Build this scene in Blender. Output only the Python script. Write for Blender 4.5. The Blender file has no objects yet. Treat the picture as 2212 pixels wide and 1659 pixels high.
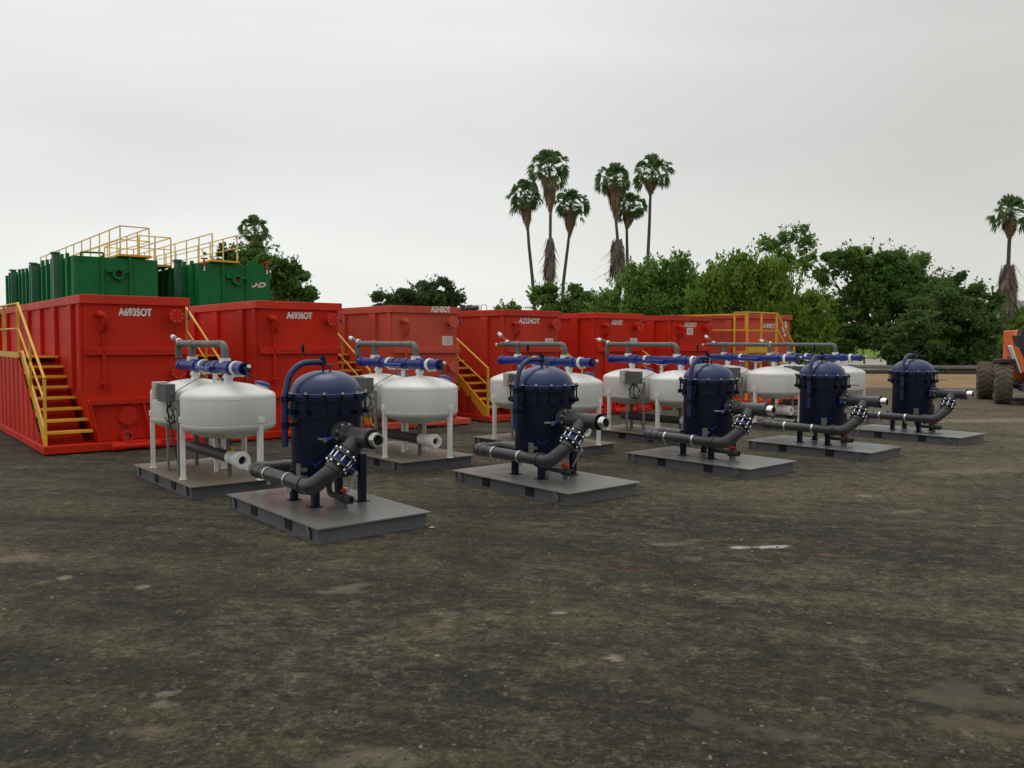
import bpy, bmesh, math, random
import numpy as np
from mathutils import Vector, Matrix
random.seed(7); rng = np.random.default_rng(11)
S = bpy.context.scene
R = math.radians
# ------------------------------------------------------------------ camera
EYE = 1.75; FPX = 1782.9; CX, CY = 1106.0, 829.5      # focal length in px of a 2212 px wide frame
PITCH = R(2.965); ROLL = R(0.243)
cam = bpy.data.cameras.new('camera'); camo = bpy.data.objects.new('camera', cam)
S.collection.objects.link(camo); S.camera = camo
cam.sensor_width = 36; cam.lens = 36 * FPX / 2212; cam.clip_end = 4000; cam.clip_start = 0.1
camo.matrix_world = Matrix.Translation((0, 0, EYE)) @ Matrix.Rotation(R(90) - PITCH, 4, 'X') @ Matrix.Rotation(ROLL, 4, 'Z')
# ------------------------------------------------------------------ light
S.view_settings.view_transform = 'Standard'; S.view_settings.look = 'None'
S.view_settings.exposure = 0; S.view_settings.gamma = 1
W = bpy.data.worlds.new('World'); S.world = W; W.use_nodes = True
def N(nt, typ, **kw):
    n = nt.nodes.new(typ)
    for k, v in kw.items():
        if k in ('operation', 'blend_type', 'data_type', 'sky_type', 'noise_dimensions', 'interpolation', 'feature', 'distance', 'mapping_type'):
            setattr(n, k, v)
        elif hasattr(n, k) and k not in n.inputs: setattr(n, k, v)
        else: n.inputs[k].default_value = v
    return n
def ramp(nt, stops, fac, interp='LINEAR'):
    r = nt.nodes.new('ShaderNodeValToRGB'); r.color_ramp.interpolation = interp
    e = r.color_ramp.elements
    while len(e) > 1: e.remove(e[-1])
    e[0].position = stops[0][0]; e[0].color = c4(stops[0][1])
    for p, c in stops[1:]:
        x = e.new(p); x.color = c4(c)
    nt.links.new(fac, r.inputs['Fac']); return r.outputs['Color']
def c4(c):
    if isinstance(c, (int, float)): return (c, c, c, 1)
    return (c[0], c[1], c[2], 1)
def mathn(nt, op, a, b=None, c=None):
    n = nt.nodes.new('ShaderNodeMath'); n.operation = op
    for i, x in enumerate((a, b, c)):
        if x is None: continue
        if isinstance(x, (int, float)): n.inputs[i].default_value = x
        else: nt.links.new(x, n.inputs[i])
    return n.outputs[0]
def mixc(nt, fac, a, b, mode='MIX'):
    n = nt.nodes.new('ShaderNodeMix'); n.data_type = 'RGBA'; n.blend_type = mode
    for s, x in ((n.inputs[0], fac), (n.inputs[6], a), (n.inputs[7], b)):
        if isinstance(x, (int, float)): s.default_value = x if s == n.inputs[0] else c4(x)
        elif isinstance(x, (tuple, list)): s.default_value = c4(x)
        else: nt.links.new(x, s)
    return n.outputs[2]
nt = W.node_tree; nt.nodes.clear()
tc = nt.nodes.new('ShaderNodeTexCoord'); sep = nt.nodes.new('ShaderNodeSeparateXYZ')
nt.links.new(tc.outputs['Generated'], sep.inputs[0])
elev = ramp(nt, [(0.0, (.89, .90, .855)), (.10, (.85, .865, .835)), (.22, (.765, .77, .76)), (.42, (.86, .865, .86)), (.7, (1.1, 1.1, 1.1)), (1.0, (1.4, 1.4, 1.4))], sep.outputs['Z'])
mp = nt.nodes.new('ShaderNodeMapping'); nt.links.new(tc.outputs['Generated'], mp.inputs[0]); mp.inputs['Scale'].default_value = (1.2, 1.2, 5.5)
cl = N(nt, 'ShaderNodeTexNoise', Scale=1.6, Detail=3.0, Roughness=.5, Distortion=.4); nt.links.new(mp.outputs[0], cl.inputs['Vector'])
clc = ramp(nt, [(.3, .945), (.7, 1.045)], cl.outputs['Fac'])
az = ramp(nt, [(.0, 1.08), (.50, 1.02), (.72, (.83, .825, .80)), (1.0, (.80, .79, .78))], mathn(nt, 'MULTIPLY_ADD', sep.outputs['X'], .5, .5))
back = ramp(nt, [(.0, .82), (.45, .88), (.78, 1.0)], mathn(nt, 'MULTIPLY_ADD', sep.outputs['Y'], .5, .5))   # the cloud deck is darker behind the photographer
back = mixc(nt, ramp(nt, [(.5, 0), (.85, 1)], sep.outputs['Z']), back, 1.0)
grey = mixc(nt, 1.0, mixc(nt, 1.0, mixc(nt, 1.0, elev, clc, 'MULTIPLY'), az, 'MULTIPLY'), back, 'MULTIPLY')
SUN_EL, SUN_ROT = R(66), R(-20)
sky = nt.nodes.new('ShaderNodeTexSky'); sky.sky_type = 'NISHITA'; sky.sun_disc = False
sky.sun_elevation = SUN_EL; sky.sun_rotation = SUN_ROT; sky.dust_density = 4; sky.air_density = 1
b1 = N(nt, 'ShaderNodeBackground', Strength=1.0); nt.links.new(grey, b1.inputs['Color'])
b2 = N(nt, 'ShaderNodeBackground', Strength=.08); nt.links.new(sky.outputs[0], b2.inputs['Color'])
mx = N(nt, 'ShaderNodeMixShader', Fac=.05); nt.links.new(b1.outputs[0], mx.inputs[1]); nt.links.new(b2.outputs[0], mx.inputs[2])
wo = nt.nodes.new('ShaderNodeOutputWorld'); nt.links.new(mx.outputs[0], wo.inputs[0])
sun = bpy.data.lights.new('sun', 'SUN'); sun.energy = .5; sun.angle = R(30); sun.color = (1, .97, .92)
suno = bpy.data.objects.new('sun', sun); S.collection.objects.link(suno)
d = Vector((math.sin(SUN_ROT) * math.cos(SUN_EL), math.cos(SUN_ROT) * math.cos(SUN_EL), math.sin(SUN_EL)))
suno.rotation_euler = d.to_track_quat('Z', 'Y').to_euler()

# ------------------------------------------------------------------ helpers
def at(px, py, Y):
    """point at distance Y seen at photo position (px, py) of the 2212 x 1659 frame"""
    a, b = px - CX, py - CY
    ca, sa = math.cos(ROLL), math.sin(ROLL)
    a, b = (a * ca - b * sa) / FPX, -(a * sa + b * ca) / FPX
    cp, sp = math.cos(PITCH), math.sin(PITCH)
    dd = Vector((a, cp + b * sp, -sp + b * cp)); t = Y / dd.y
    return Vector((0, 0, EYE)) + dd * t
def MW(x, y, az_deg, z=0):
    """frame whose x axis points to compass az (from +Y to +X)"""
    return Matrix.Translation((x, y, z)) @ Matrix.Rotation(R(90 - az_deg), 4, 'Z')
class MB:
    def __init__(s): s.v = []; s.f = []; s.sm = []
    def add(s, vs, fs, smooth=False):
        o = len(s.v); s.v += [tuple(q) for q in vs]
        for f in fs: s.f.append([i + o for i in f]); s.sm.append(smooth)
        return s
    def box(s, x0, x1, y0, y1, z0, z1):
        vs = [(x, y, z) for z in (z0, z1) for y in (y0, y1) for x in (x0, x1)]
        return s.add(vs, [(0, 2, 3, 1), (4, 5, 7, 6), (0, 1, 5, 4), (2, 6, 7, 3), (0, 4, 6, 2), (1, 3, 7, 5)])
    def bar(s, p, q, w, h, up=(0, 0, 1)):
        p, q = Vector(p), Vector(q); d = (q - p).normalized(); up = Vector(up)
        if abs(d.dot(up)) > .98: up = Vector((1, 0, 0))
        a = d.cross(up).normalized() * w / 2; b = a.cross(d).normalized() * h / 2
        vs = [p - a - b, p + a - b, p + a + b, p - a + b, q - a - b, q + a - b, q + a + b, q - a + b]
        return s.add(vs, [(0, 1, 2, 3), (7, 6, 5, 4), (0, 4, 5, 1), (1, 5, 6, 2), (2, 6, 7, 3), (3, 7, 4, 0)])
    def prism(s, poly, y0, y1, axis='y', caps=True):
        n = len(poly)
        def m(a, b, c): return {'y': (a, c, b), 'x': (c, a, b), 'z': (a, b, c)}[axis]
        vs = [m(a, b, y0) for a, b in poly] + [m(a, b, y1) for a, b in poly]
        fs = [(i, (i + 1) % n, n + (i + 1) % n, n + i) for i in range(n)]
        if caps: fs += [tuple(range(n))[::-1], tuple(range(n, 2 * n))]
        return s.add(vs, fs)
    def tube(s, pts, r, n=16, caps=True, smooth=True):
        pts = [Vector(p) for p in pts]; m = len(pts)
        rr = r if isinstance(r, (list, tuple)) else [r] * m
        t0 = (pts[1] - pts[0]).normalized()
        ref = Vector((0, 0, 1)) if abs(t0.z) < .9 else Vector((1, 0, 0))
        nrm = (ref - t0 * ref.dot(t0)).normalized(); vs = []; rings = []
        for i in range(m):
            a = (pts[i] - pts[i - 1]).normalized() if i else t0
            b = (pts[i + 1] - pts[i]).normalized() if i < m - 1 else a
            t = (a + b).normalized() if (a + b).length > 1e-6 else a
            nrm = (nrm - t * nrm.dot(t)).normalized(); bn = t.cross(nrm)
            k = 1 / max(.5, math.cos(a.angle(b) / 2)) if i and i < m - 1 else 1
            ring = [pts[i] + (nrm * math.cos(2 * math.pi * j / n) + bn * math.sin(2 * math.pi * j / n)) * rr[i] for j in range(n)]
            vs += ring; rings.append(ring)
        fs = [(i * n + j, i * n + (j + 1) % n, (i + 1) * n + (j + 1) % n, (i + 1) * n + j) for i in range(m - 1) for j in range(n)]
        s.add(vs, fs, smooth)
        if caps:
            s.add(rings[0], [tuple(range(n))[::-1]]); s.add(rings[-1], [tuple(range(n))])
        return s
    def cyl(s, p, q, r, n=16, r2=None): return s.tube([p, q], [r, r if r2 is None else r2], n)
    def ring(s, p, q, ro, ri, n=20):
        """open ended pipe piece with wall"""
        s.tube([p, q], ro, n, caps=False); s.tube([q, p], ri, n, caps=False)
        p, q = Vector(p), Vector(q); t = (q - p).normalized()
        for c, sg in ((p, -1), (q, 1)):
            ref = Vector((0, 0, 1)) if abs(t.z) < .9 else Vector((1, 0, 0))
            a = (ref - t * ref.dot(t)).normalized(); b = t.cross(a); vs = []
            for r_ in (ro, ri): vs += [c + (a * math.cos(2 * math.pi * j / n) + b * math.sin(2 * math.pi * j / n)) * r_ for j in range(n)]
            s.add(vs, [(j, (j + 1) % n, n + (j + 1) % n, n + j)[::sg] for j in range(n)])
        return s
    def lathe(s, prof, c=(0, 0, 0), n=48, sharp=30):
        """profile of (r, z) round the vertical through c; corners sharper than `sharp` degrees are split"""
        c = Vector(c); segs = []; cur = [prof[0]]
        for i in range(1, len(prof)):
            cur.append(prof[i])
            if i < len(prof) - 1:
                a = Vector((prof[i][0] - prof[i - 1][0], prof[i][1] - prof[i - 1][1])); b = Vector((prof[i + 1][0] - prof[i][0], prof[i + 1][1] - prof[i][1]))
                if a.length and b.length and math.degrees(a.angle(b)) > sharp: segs.append(cur); cur = [prof[i]]
        segs.append(cur)
        for sg in segs:
            vs = [(c.x + r * math.cos(2 * math.pi * j / n), c.y + r * math.sin(2 * math.pi * j / n), c.z + z) for r, z in sg for j in range(n)]
            s.add(vs, [(i * n + j, i * n + (j + 1) % n, (i + 1) * n + (j + 1) % n, (i + 1) * n + j) for i in range(len(sg) - 1) for j in range(n)], True)
        return s
    def ball(s, c, r, n=10, sz=1):
        pr = [(max(1e-4, r * math.sin(math.pi * i / n)), -r * sz * math.cos(math.pi * i / n)) for i in range(n + 1)]
        return s.lathe(pr, c, n * 2, 200)
    def build(s, name, mat, parent=None, bevel=0):
        me = bpy.data.meshes.new(name); me.from_pydata(s.v, [], s.f); me.materials.append(mat)
        me.polygons.foreach_set('use_smooth', s.sm); me.update()
        o = bpy.data.objects.new(name, me); S.collection.objects.link(o)
        if parent: o.parent = parent
        if bevel:
            b = o.modifiers.new('bevel', 'BEVEL'); b.width = bevel; b.segments = 2; b.limit_method = 'ANGLE'; b.angle_limit = R(40)
        return o
def fillet(pts, rad, seg=8):
    pts = [Vector(p) for p in pts]; out = [pts[0]]
    for i in range(1, len(pts) - 1):
        a = (pts[i - 1] - pts[i]); b = (pts[i + 1] - pts[i]); an = a.angle(b)
        if abs(an - math.pi) < .02: out.append(pts[i]); continue
        dd = min(rad / math.tan(an / 2), a.length * .49 if i > 1 else a.length * .98, b.length * .49 if i < len(pts) - 2 else b.length * .98)
        rr = dd * math.tan(an / 2); a.normalize(); b.normalize()
        c = pts[i] + (a + b).normalized() * (rr / math.sin(an / 2))
        p, q = pts[i] + a * dd - c, pts[i] + b * dd - c; om = p.angle(q)
        for k in range(seg + 1):
            t = k / seg; out.append(c + p * (math.sin((1 - t) * om) / math.sin(om)) + q * (math.sin(t * om) / math.sin(om)))
    out.append(pts[-1]); return out
def tag(o, label=None, cat=None, group=None, kind=None):
    if label: o['label'] = label
    if cat: o['category'] = cat
    if group: o['group'] = group
    if kind: o['kind'] = kind
    return o
def thing(name, M, label, cat, group=None):
    o = bpy.data.objects.new(name, None); S.collection.objects.link(o); o.matrix_world = M
    o.empty_display_size = .2
    return tag(o, label, cat, group)
def copy_tree(o, parent=None):
    c = o.copy(); S.collection.objects.link(c)
    if parent: c.parent = parent
    for ch in [x for x in list(S.objects) if x.parent == o]: copy_tree(ch, c)
    return c

# ------------------------------------------------------------------ materials
def newmat(name):
    m = bpy.data.materials.new(name); m.use_nodes = True; return m, m.node_tree, m.node_tree.nodes['Principled BSDF']
def paint(name, col, rough=.4, dirt=.25, dirtcol=None, scale=3.0, bump=.0, metal=0, spots=0, spotcol=(.5, .45, .4), streak=0, spec=.5, coat=0):
    m, nt, b = newmat(name); L = nt.links
    tc = nt.nodes.new('ShaderNodeTexCoord'); oi = nt.nodes.new('ShaderNodeObjectInfo')
    ad = nt.nodes.new('ShaderNodeVectorMath'); ad.operation = 'ADD'; L.new(tc.outputs['Object'], ad.inputs[0])
    sc = mathn(nt, 'MULTIPLY', oi.outputs['Random'], 37.0); L.new(sc, ad.inputs[1])
    n1 = N(nt, 'ShaderNodeTexNoise', Scale=scale, Detail=6.0, Roughness=.62); L.new(ad.outputs[0], n1.inputs['Vector'])
    dc = dirtcol or tuple(x * .45 for x in col)
    f = ramp(nt, [(.38, 0), (.72, dirt)], n1.outputs['Fac'])
    c = mixc(nt, f, col, dc)
    n3 = N(nt, 'ShaderNodeTexNoise', Scale=scale * .35, Detail=2.0); L.new(ad.outputs[0], n3.inputs['Vector'])
    c = mixc(nt, 1.0, c, ramp(nt, [(.3, .86), (.7, 1.1)], n3.outputs['Fac']), 'MULTIPLY')
    if streak:
        mp = nt.nodes.new('ShaderNodeMapping'); mp.inputs['Scale'].default_value = (9, 9, .9); L.new(ad.outputs[0], mp.inputs[0])
        n2 = N(nt, 'ShaderNodeTexNoise', Scale=1.0, Detail=4.0); L.new(mp.outputs[0], n2.inputs['Vector'])
        c = mixc(nt, ramp(nt, [(.5, 0), (.75, streak)], n2.outputs['Fac']), c, dc)
    if spots:
        mp = nt.nodes.new('ShaderNodeMapping'); mp.inputs['Scale'].default_value = (6, 6, 3.0); L.new(ad.outputs[0], mp.inputs[0])
        n4 = N(nt, 'ShaderNodeTexNoise', Scale=4.0, Detail=5.0, Roughness=.7); L.new(mp.outputs[0], n4.inputs['Vector'])
        c = mixc(nt, ramp(nt, [(.68 - spots * .04, 0), (.71 - spots * .04, .8)], n4.outputs['Fac']), c, spotcol)
    L.new(c, b.inputs['Base Color'])
    L.new(mathn(nt, 'MULTIPLY_ADD', n1.outputs['Fac'], .3, rough - .12), b.inputs['Roughness'])
    b.inputs['Metallic'].default_value = metal; b.inputs['Specular IOR Level'].default_value = spec
    if coat: b.inputs['Coat Weight'].default_value = coat; b.inputs['Coat Roughness'].default_value = .15
    if bump:
        bp = N(nt, 'ShaderNodeBump', Strength=bump, Distance=.01); n5 = N(nt, 'ShaderNodeTexNoise', Scale=2.2, Detail=2.0); L.new(ad.outputs[0], n5.inputs['Vector'])
        L.new(n5.outputs['Fac'], bp.inputs['Height']); L.new(bp.outputs[0], b.inputs['Normal'])
    return m
RED = paint('red_paint', (.60, .023, .008), .5, .45, (.36, .022, .010), 1.1, 1.0, streak=.45, spec=.16, spots=.0)
RED_LIT = paint('red_paint_lit_rim', (.62, .036, .016), .5, .25, (.50, .05, .03), 2.5, .4, spec=.2)  # paler, pinker red: the extra skylight on the rims is put into the colour
REDF = paint('faded_red_paint', (.55, .085, .048), .6, .4, (.44, .055, .03), 1.8, .9, spots=.35, spotcol=(.55, .42, .36), streak=.4, spec=.3)
REDM = paint('sun_worn_red_paint', (.54, .044, .020), .5, .35, (.40, .028, .014), 1.6, .9, streak=.35, spec=.18)
YEL = paint('yellow_paint', (.74, .43, .03), .45, .35, (.42, .2, .03), 5, spec=.35)
PYEL = paint('pale_yellow_paint', (.86, .66, .20), .5, .3, (.7, .48, .10), 5)
GRN = paint('green_paint', (.006, .170, .044), .45, .4, (.005, .11, .03), 1.2, .6, streak=.35, spec=.25)
GRNF = paint('weathered_green_paint', (.03, .16, .085), .6, .5, (.12, .16, .12), 2, .4, streak=.4)
WHT = paint('white_epoxy', (.70, .70, .665), .38, .30, (.55, .52, .46), 2.6, .25, streak=.35)
WHTP = paint('white_steel', (.78, .79, .76), .5, .25, (.5, .46, .4), 7)
NAVY = paint('navy_epoxy', (.008, .024, .100), .27, .3, (.007, .012, .045), 3, .2, spec=.5)
NAVYB = paint('navy_body', (.0032, .0060, .024), .40, .3, (.004, .006, .022), 3, .3, spec=.25)
BLUE = paint('blue_valve_paint', (.010, .028, .20), .34, .3, (.008, .016, .10), 6, spec=.35)
PVC = paint('dark_grey_pvc', (.032, .034, .033), .36, .25, (.07, .066, .058), 5, .06)
PVCG = paint('grey_pvc', (.125, .135, .122), .5, .4, (.08, .08, .07), 8)
GALV = paint('galvanised_steel', (.62, .63, .62), .3, .3, (.3, .3, .3), 12, metal=.9)
ALU = paint('polished_aluminium', (.85, .85, .84), .22, .2, (.5, .5, .5), 12, metal=1)
SKT = paint('skid_plate_grey', (.165, .170, .162), .27, .30, (.12, .105, .09), 1.4, .06, spec=.7)
SKD = paint('dusty_skid_plate', (.185, .155, .12), .55, .5, (.13, .115, .095), 2.2, .1)
SKS = paint('skid_frame_grey', (.105, .112, .115), .45, .35, (.08, .075, .065), 5)
BLK = paint('black_shadow_gap', (.006, .006, .006), .8, .1)
DBLK = paint('black_rubber', (.022, .021, .020), .6, .4, (.05, .045, .035), 8)
CRM = paint('cream_enclosure', (.48, .46, .36), .5, .3, (.3, .28, .2), 6)
PGRY = paint('grey_enclosure', (.10, .105, .10), .5, .3, (.06, .06, .055), 6)
POST = paint('grey_post', (.20, .205, .19), .5, .35, (.15, .12, .1), 7)
REDH = paint('red_handle', (.62, .03, .012), .4, .2)
RUST = paint('rusty_gasket', (.30, .07, .025), .7, .5)
SIGN = paint('white_placard', (.72, .70, .68), .5, .3, (.5, .35, .33), 14)
LET = paint('white_stencil_paint', (.80, .77, .72), .55, .35, (.55, .35, .30), 20)
ORG = paint('orange_paint', (.78, .15, .03), .42, .35, (.32, .08, .03), 4)
ORGP = paint('sun_faded_orange_paint', (.85, .26, .11), .5, .3, (.5, .15, .08), 4)
TYRE = paint('dusty_tyre', (.13, .105, .070), .9, .6, (.045, .038, .028), 5)
DSTEEL = paint('dark_steel', (.04, .042, .043), .5, .4, (.06, .05, .04), 6)
BRK = paint('palm_bark', (.11, .085, .062), .9, .6, (.05, .04, .03), 4)
DEAD = paint('dead_fronds', (.27, .18, .10), .9, .6, (.09, .062, .04), 3)
DEADG = paint('grey_dead_fronds', (.19, .155, .12), .95, .6, (.05, .04, .032), 3)
TRK = paint('tree_bark', (.07, .055, .04), .9, .5, (.03, .025, .02), 4)
def leafmat(name, c1, c2, c3):
    m, nt, b = newmat(name); L = nt.links
    g = nt.nodes.new('ShaderNodeNewGeometry'); tc = nt.nodes.new('ShaderNodeTexCoord')
    n = N(nt, 'ShaderNodeTexNoise', Scale=.7, Detail=3.0); L.new(tc.outputs['Object'], n.inputs['Vector'])
    f = mathn(nt, 'ADD', mathn(nt, 'MULTIPLY', g.outputs['Random Per Island'], .5), mathn(nt, 'MULTIPLY_ADD', n.outputs['Fac'], 1.6, -.55))
    c = ramp(nt, [(.05, c1), (.5, c2), (.95, c3)], f); L.new(c, b.inputs['Base Color']); b.inputs['Roughness'].default_value = .6
    b.inputs['Specular IOR Level'].default_value = .25
    tr = nt.nodes.new('ShaderNodeBsdfTranslucent'); L.new(c, tr.inputs['Color'])
    mx = N(nt, 'ShaderNodeMixShader', Fac=.42); L.new(b.outputs[0], mx.inputs[1]); L.new(tr.outputs[0], mx.inputs[2])
    L.new(mx.outputs[0], nt.nodes['Material Output'].inputs['Surface']); return m
LF_OAK = leafmat('oak_leaves', (.06, .12, .022), (.115, .215, .042), (.19, .30, .07))
LF_WIL = leafmat('willow_leaves', (.09, .17, .018), (.165, .27, .034), (.25, .36, .06))
LF_MID = leafmat('mid_green_leaves', (.07, .16, .028), (.14, .27, .05), (.23, .36, .08))
LF_DRK = leafmat('dark_leaves', (.06, .105, .028), (.10, .175, .045), (.17, .25, .07))
LF_OLV = leafmat('olive_leaves', (.05, .075, .028), (.085, .125, .04), (.15, .20, .08))
LF_PLM = leafmat('palm_leaves', (.05, .11, .04), (.095, .18, .06), (.21, .26, .10))

# ------------------------------------------------------------------ ground
def ground_mat():
    m, nt, b = newmat('ground_asphalt_millings'); L = nt.links
    g = nt.nodes.new('ShaderNodeNewGeometry'); P = g.outputs['Position']
    def noise(scale, detail, rough=.6, mapping=None, dist=0):
        n = N(nt, 'ShaderNodeTexNoise', Scale=scale, Detail=detail, Roughness=rough, Distortion=dist)
        if mapping:
            mp = nt.nodes.new('ShaderNodeMapping'); mp.vector_type = 'TEXTURE'; mp.inputs['Rotation'].default_value = (0, 0, R(mapping[0])); mp.inputs['Scale'].default_value = (mapping[1], mapping[2], 1)
            L.new(P, mp.inputs[0]); L.new(mp.outputs[0], n.inputs['Vector'])
        else: L.new(P, n.inputs['Vector'])
        return n.outputs['Fac']
    base = ramp(nt, [(.36, (.022, .020, .012)), (.50, (.055, .049, .028)), (.64, (.105, .089, .052))], noise(1.3, 12, .86, dist=.7))
    trk = noise(.5, 8, .80, (-14, 4.0, .7), 1.6)              # worn bands along the driving direction
    c = mixc(nt, ramp(nt, [(.41, .80), (.53, 0)], trk), base, (.021, .021, .018))
    c = mixc(nt, ramp(nt, [(.54, 0), (.66, .45)], trk), c, (.105, .088, .052))
    sand = noise(.40, 10, .82, (-14, 2.0, .9), .9)
    sx = nt.nodes.new('ShaderNodeSeparateXYZ'); L.new(P, sx.inputs[0])
    # the lot is sandier towards its far right side
    far = mathn(nt, 'ADD', mathn(nt, 'MULTIPLY', sx.outputs['X'], .009), mathn(nt, 'MULTIPLY', sx.outputs['Y'], .0035))
    far = mathn(nt, 'MINIMUM', mathn(nt, 'MAXIMUM', far, -.02), .17)
    brk = noise(6.0, 9, .84)
    sm = mathn(nt, 'ADD', mathn(nt, 'ADD', sand, far), mathn(nt, 'MULTIPLY_ADD', brk, 1.0, -.5))
    c = mixc(nt, ramp(nt, [(.53, 0), (.66, .50), (.84, .85)], sm), c, (.165, .137, .085))
    spk = noise(3.6, 8, .86)
    c = mixc(nt, ramp(nt, [(.585, 0), (.64, .55)], spk), c, (.20, .160, .10))
    c = mixc(nt, ramp(nt, [(.38, .6), (.45, 0)], spk), c, (.018, .017, .014))
    # pale pebbles pressed into the surface, a few of them big
    for sc_, th, am in ((1.3, .085, .75), (3.3, .07, .8), (9.0, .12, .6), (21.0, .14, .5)):
        v = N(nt, 'ShaderNodeTexVoronoi', Scale=sc_, Randomness=1.0); L.new(P, v.inputs['Vector'])
        vs_ = nt.nodes.new('ShaderNodeSeparateColor'); L.new(v.outputs['Color'], vs_.inputs[0])
        msk = mathn(nt, 'MULTIPLY', ramp(nt, [(th * .6, am), (th, 0)], v.outputs['Distance']), ramp(nt, [(.50, 0), (.54, 1)], vs_.outputs[0], 'LINEAR'))
        c = mixc(nt, msk, c, mixc(nt, vs_.outputs[1], (.10, .085, .055), (.30, .25, .17)))
    fine = noise(30, 6, .86)
    c = mixc(nt, 1.0, c, ramp(nt, [(.34, .32), (.5, .90), (.66, 1.9)], fine), 'MULTIPLY')
    c = mixc(nt, 1.0, c, ramp(nt, [(.40, .74), (.5, .97), (.62, 1.25)], noise(11, 4, .7)), 'MULTIPLY')
    # spills and stains lying on the lot
    dn = N(nt, 'ShaderNodeTexNoise', Scale=5.0, Detail=5.0); L.new(P, dn.inputs['Vector'])
    def spot(x, y, rx, ry, rot, col, amt, c):
        mp = nt.nodes.new('ShaderNodeMapping'); mp.vector_type = 'TEXTURE'; mp.inputs['Location'].default_value = (x, y, 0); mp.inputs['Rotation'].default_value = (0, 0, R(rot)); mp.inputs['Scale'].default_value = (rx, ry, 1e3)
        L.new(P, mp.inputs[0]); ln = nt.nodes.new('ShaderNodeVectorMath'); ln.operation = 'LENGTH'; L.new(mp.outputs[0], ln.inputs[0])
        dd = mathn(nt, 'ADD', ln.outputs['Value'], mathn(nt, 'ADD', mathn(nt, 'MULTIPLY_ADD', dn.outputs['Fac'], 3.2, -1.6), mathn(nt, 'MULTIPLY_ADD', brk, 3.6, -1.8)))
        return mixc(nt, ramp(nt, [(.45, amt), (1.15, 0)], dd), c, col)
    for px, py, rx, ry, rot, col, amt in SPOTS:
        dz = at(px, py, 1) - Vector((0, 0, EYE)); t = -EYE / dz.z; q = dz * t
        c = spot(q.x, q.y, rx, ry, rot, col, amt, c)
    L.new(c, b.inputs['Base Color']); b.inputs['Roughness'].default_value = .93; b.inputs['Specular IOR Level'].default_value = .25
    bp = N(nt, 'ShaderNodeBump', Strength=.9, Distance=.02)
    hh = mathn(nt, 'ADD', mathn(nt, 'MULTIPLY', fine, .7), mathn(nt, 'MULTIPLY', noise(14, 5, .7), 1.3)); L.new(hh, bp.inputs['Height']); L.new(bp.outputs[0], b.inputs['Normal'])
    return m
SAND = (.24, .20, .14)
SPOTS = [(1658, 1176, .30, .05, 6, (.40, .40, .37), .9), (1378, 1230, .22, .05, 8, (.12, .05, .025), .5), (1325, 1226, .05, .05, 0, (.15, .06, .03), .5),
         (345, 1530, .075, .05, 20, SAND, .55), (360, 1505, .06, .04, 20, SAND, .55), (40, 1215, .25, .18, 0, SAND, .4), (745, 1275, .20, .12, 10, SAND, .35),
         (820, 1640, .22, .12, 20, (.20, .175, .12), .40), (1217, 1322, .07, .035, 0, (.34, .32, .28), .8), (1872, 1065, .16, .10, 10, SAND, .8), (1962, 1098, .2, .1, 10, SAND, .6),
         (1790, 1192, .09, .04, 0, (.25, .09, .03), .6), (2120, 900, 2.2, .45, 12, SAND, .65), (2100, 1010, 1.2, .25, 10, SAND, .3), (1440, 1173, .3, .05, 0, SAND, .5),
         (310, 1585, .16, .07, 20, SAND, .3), (1650, 1570, .30, .12, -20, (.15, .13, .09), .35), (2090, 1500, .35, .2, -20, (.16, .14, .09), .35), (2150, 1560, .3, .1, -20, (.17, .14, .09), .35), (150, 1190, .12, .05, 0, (.012, .012, .012), .7)]
GM = ground_mat()
b = MB().add([(-700, -60, 0), (700, -60, 0), (700, 1600, 0), (-700, 1600, 0)], [(0, 1, 2, 3)])
tag(b.build('ground', GM), kind='structure')
def sheet(name, poly, z, mat):
    tag(MB().add([(x, y, z) for x, y in poly], [tuple(range(len(poly)))]).build(name, mat), kind='structure')
DIRT = paint('tan_dirt', (.27, .18, .095), .95, .5, (.2, .14, .08), .35, .0, spec=.1)
CONC = paint('pale_gravel', (.36, .34, .28), .95, .6, (.2, .2, .16), .2, spec=.1)
GRS = paint('bright_grass', (.13, .21, .02), .95, .6, (.05, .12, .03), .25, spec=.1)
sheet('dirt_verge', [(5, 32.5), (60, 30.5), (90, 52), (5, 49)], .006, DIRT)
sheet('gravel_road', [(-120, 50.3), (120, 56), (220, 92), (-160, 86)], .010, CONC)
sheet('grass_field', [(-200, 92), (260, 98), (500, 700), (-400, 700)], .014, GRS)
# small loose stones
st = MB()
for i in range(2600):
    y = 2.6 + (rng.random() ** 1.7) * 16; x = (rng.random() - .5) * 1.35 * y
    r = .004 + .009 * rng.random() ** 3; a = rng.random() * 6.28; h = r * (.5 + .5 * rng.random())
    vs = [(x + r * math.cos(a + k * 1.2566) * (.7 + .6 * rng.random()), y + r * math.sin(a + k * 1.2566) * (.7 + .6 * rng.random()), .001) for k in range(5)]
    vs += [(x + (v[0] - x) * .55, y + (v[1] - y) * .55, h) for v in vs]
    st.add(vs, [(0, 1, 6, 5), (1, 2, 7, 6), (2, 3, 8, 7), (3, 4, 9, 8), (4, 0, 5, 9), (5, 6, 7, 8, 9)])
m, nt_, b_ = newmat('gravel_stones'); g_ = nt_.nodes.new('ShaderNodeNewGeometry')
nt_.links.new(ramp(nt_, [(0, (.03, .03, .028)), (.6, (.09, .08, .06)), (.92, (.17, .145, .10)), (1, (.27, .24, .19))], g_.outputs['Random Per Island']), b_.inputs['Base Color']); b_.inputs['Roughness'].default_value = .95
tag(st.build('loose_gravel', m), 'small loose stones scattered over the dark lot', 'gravel', kind='stuff')

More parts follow.
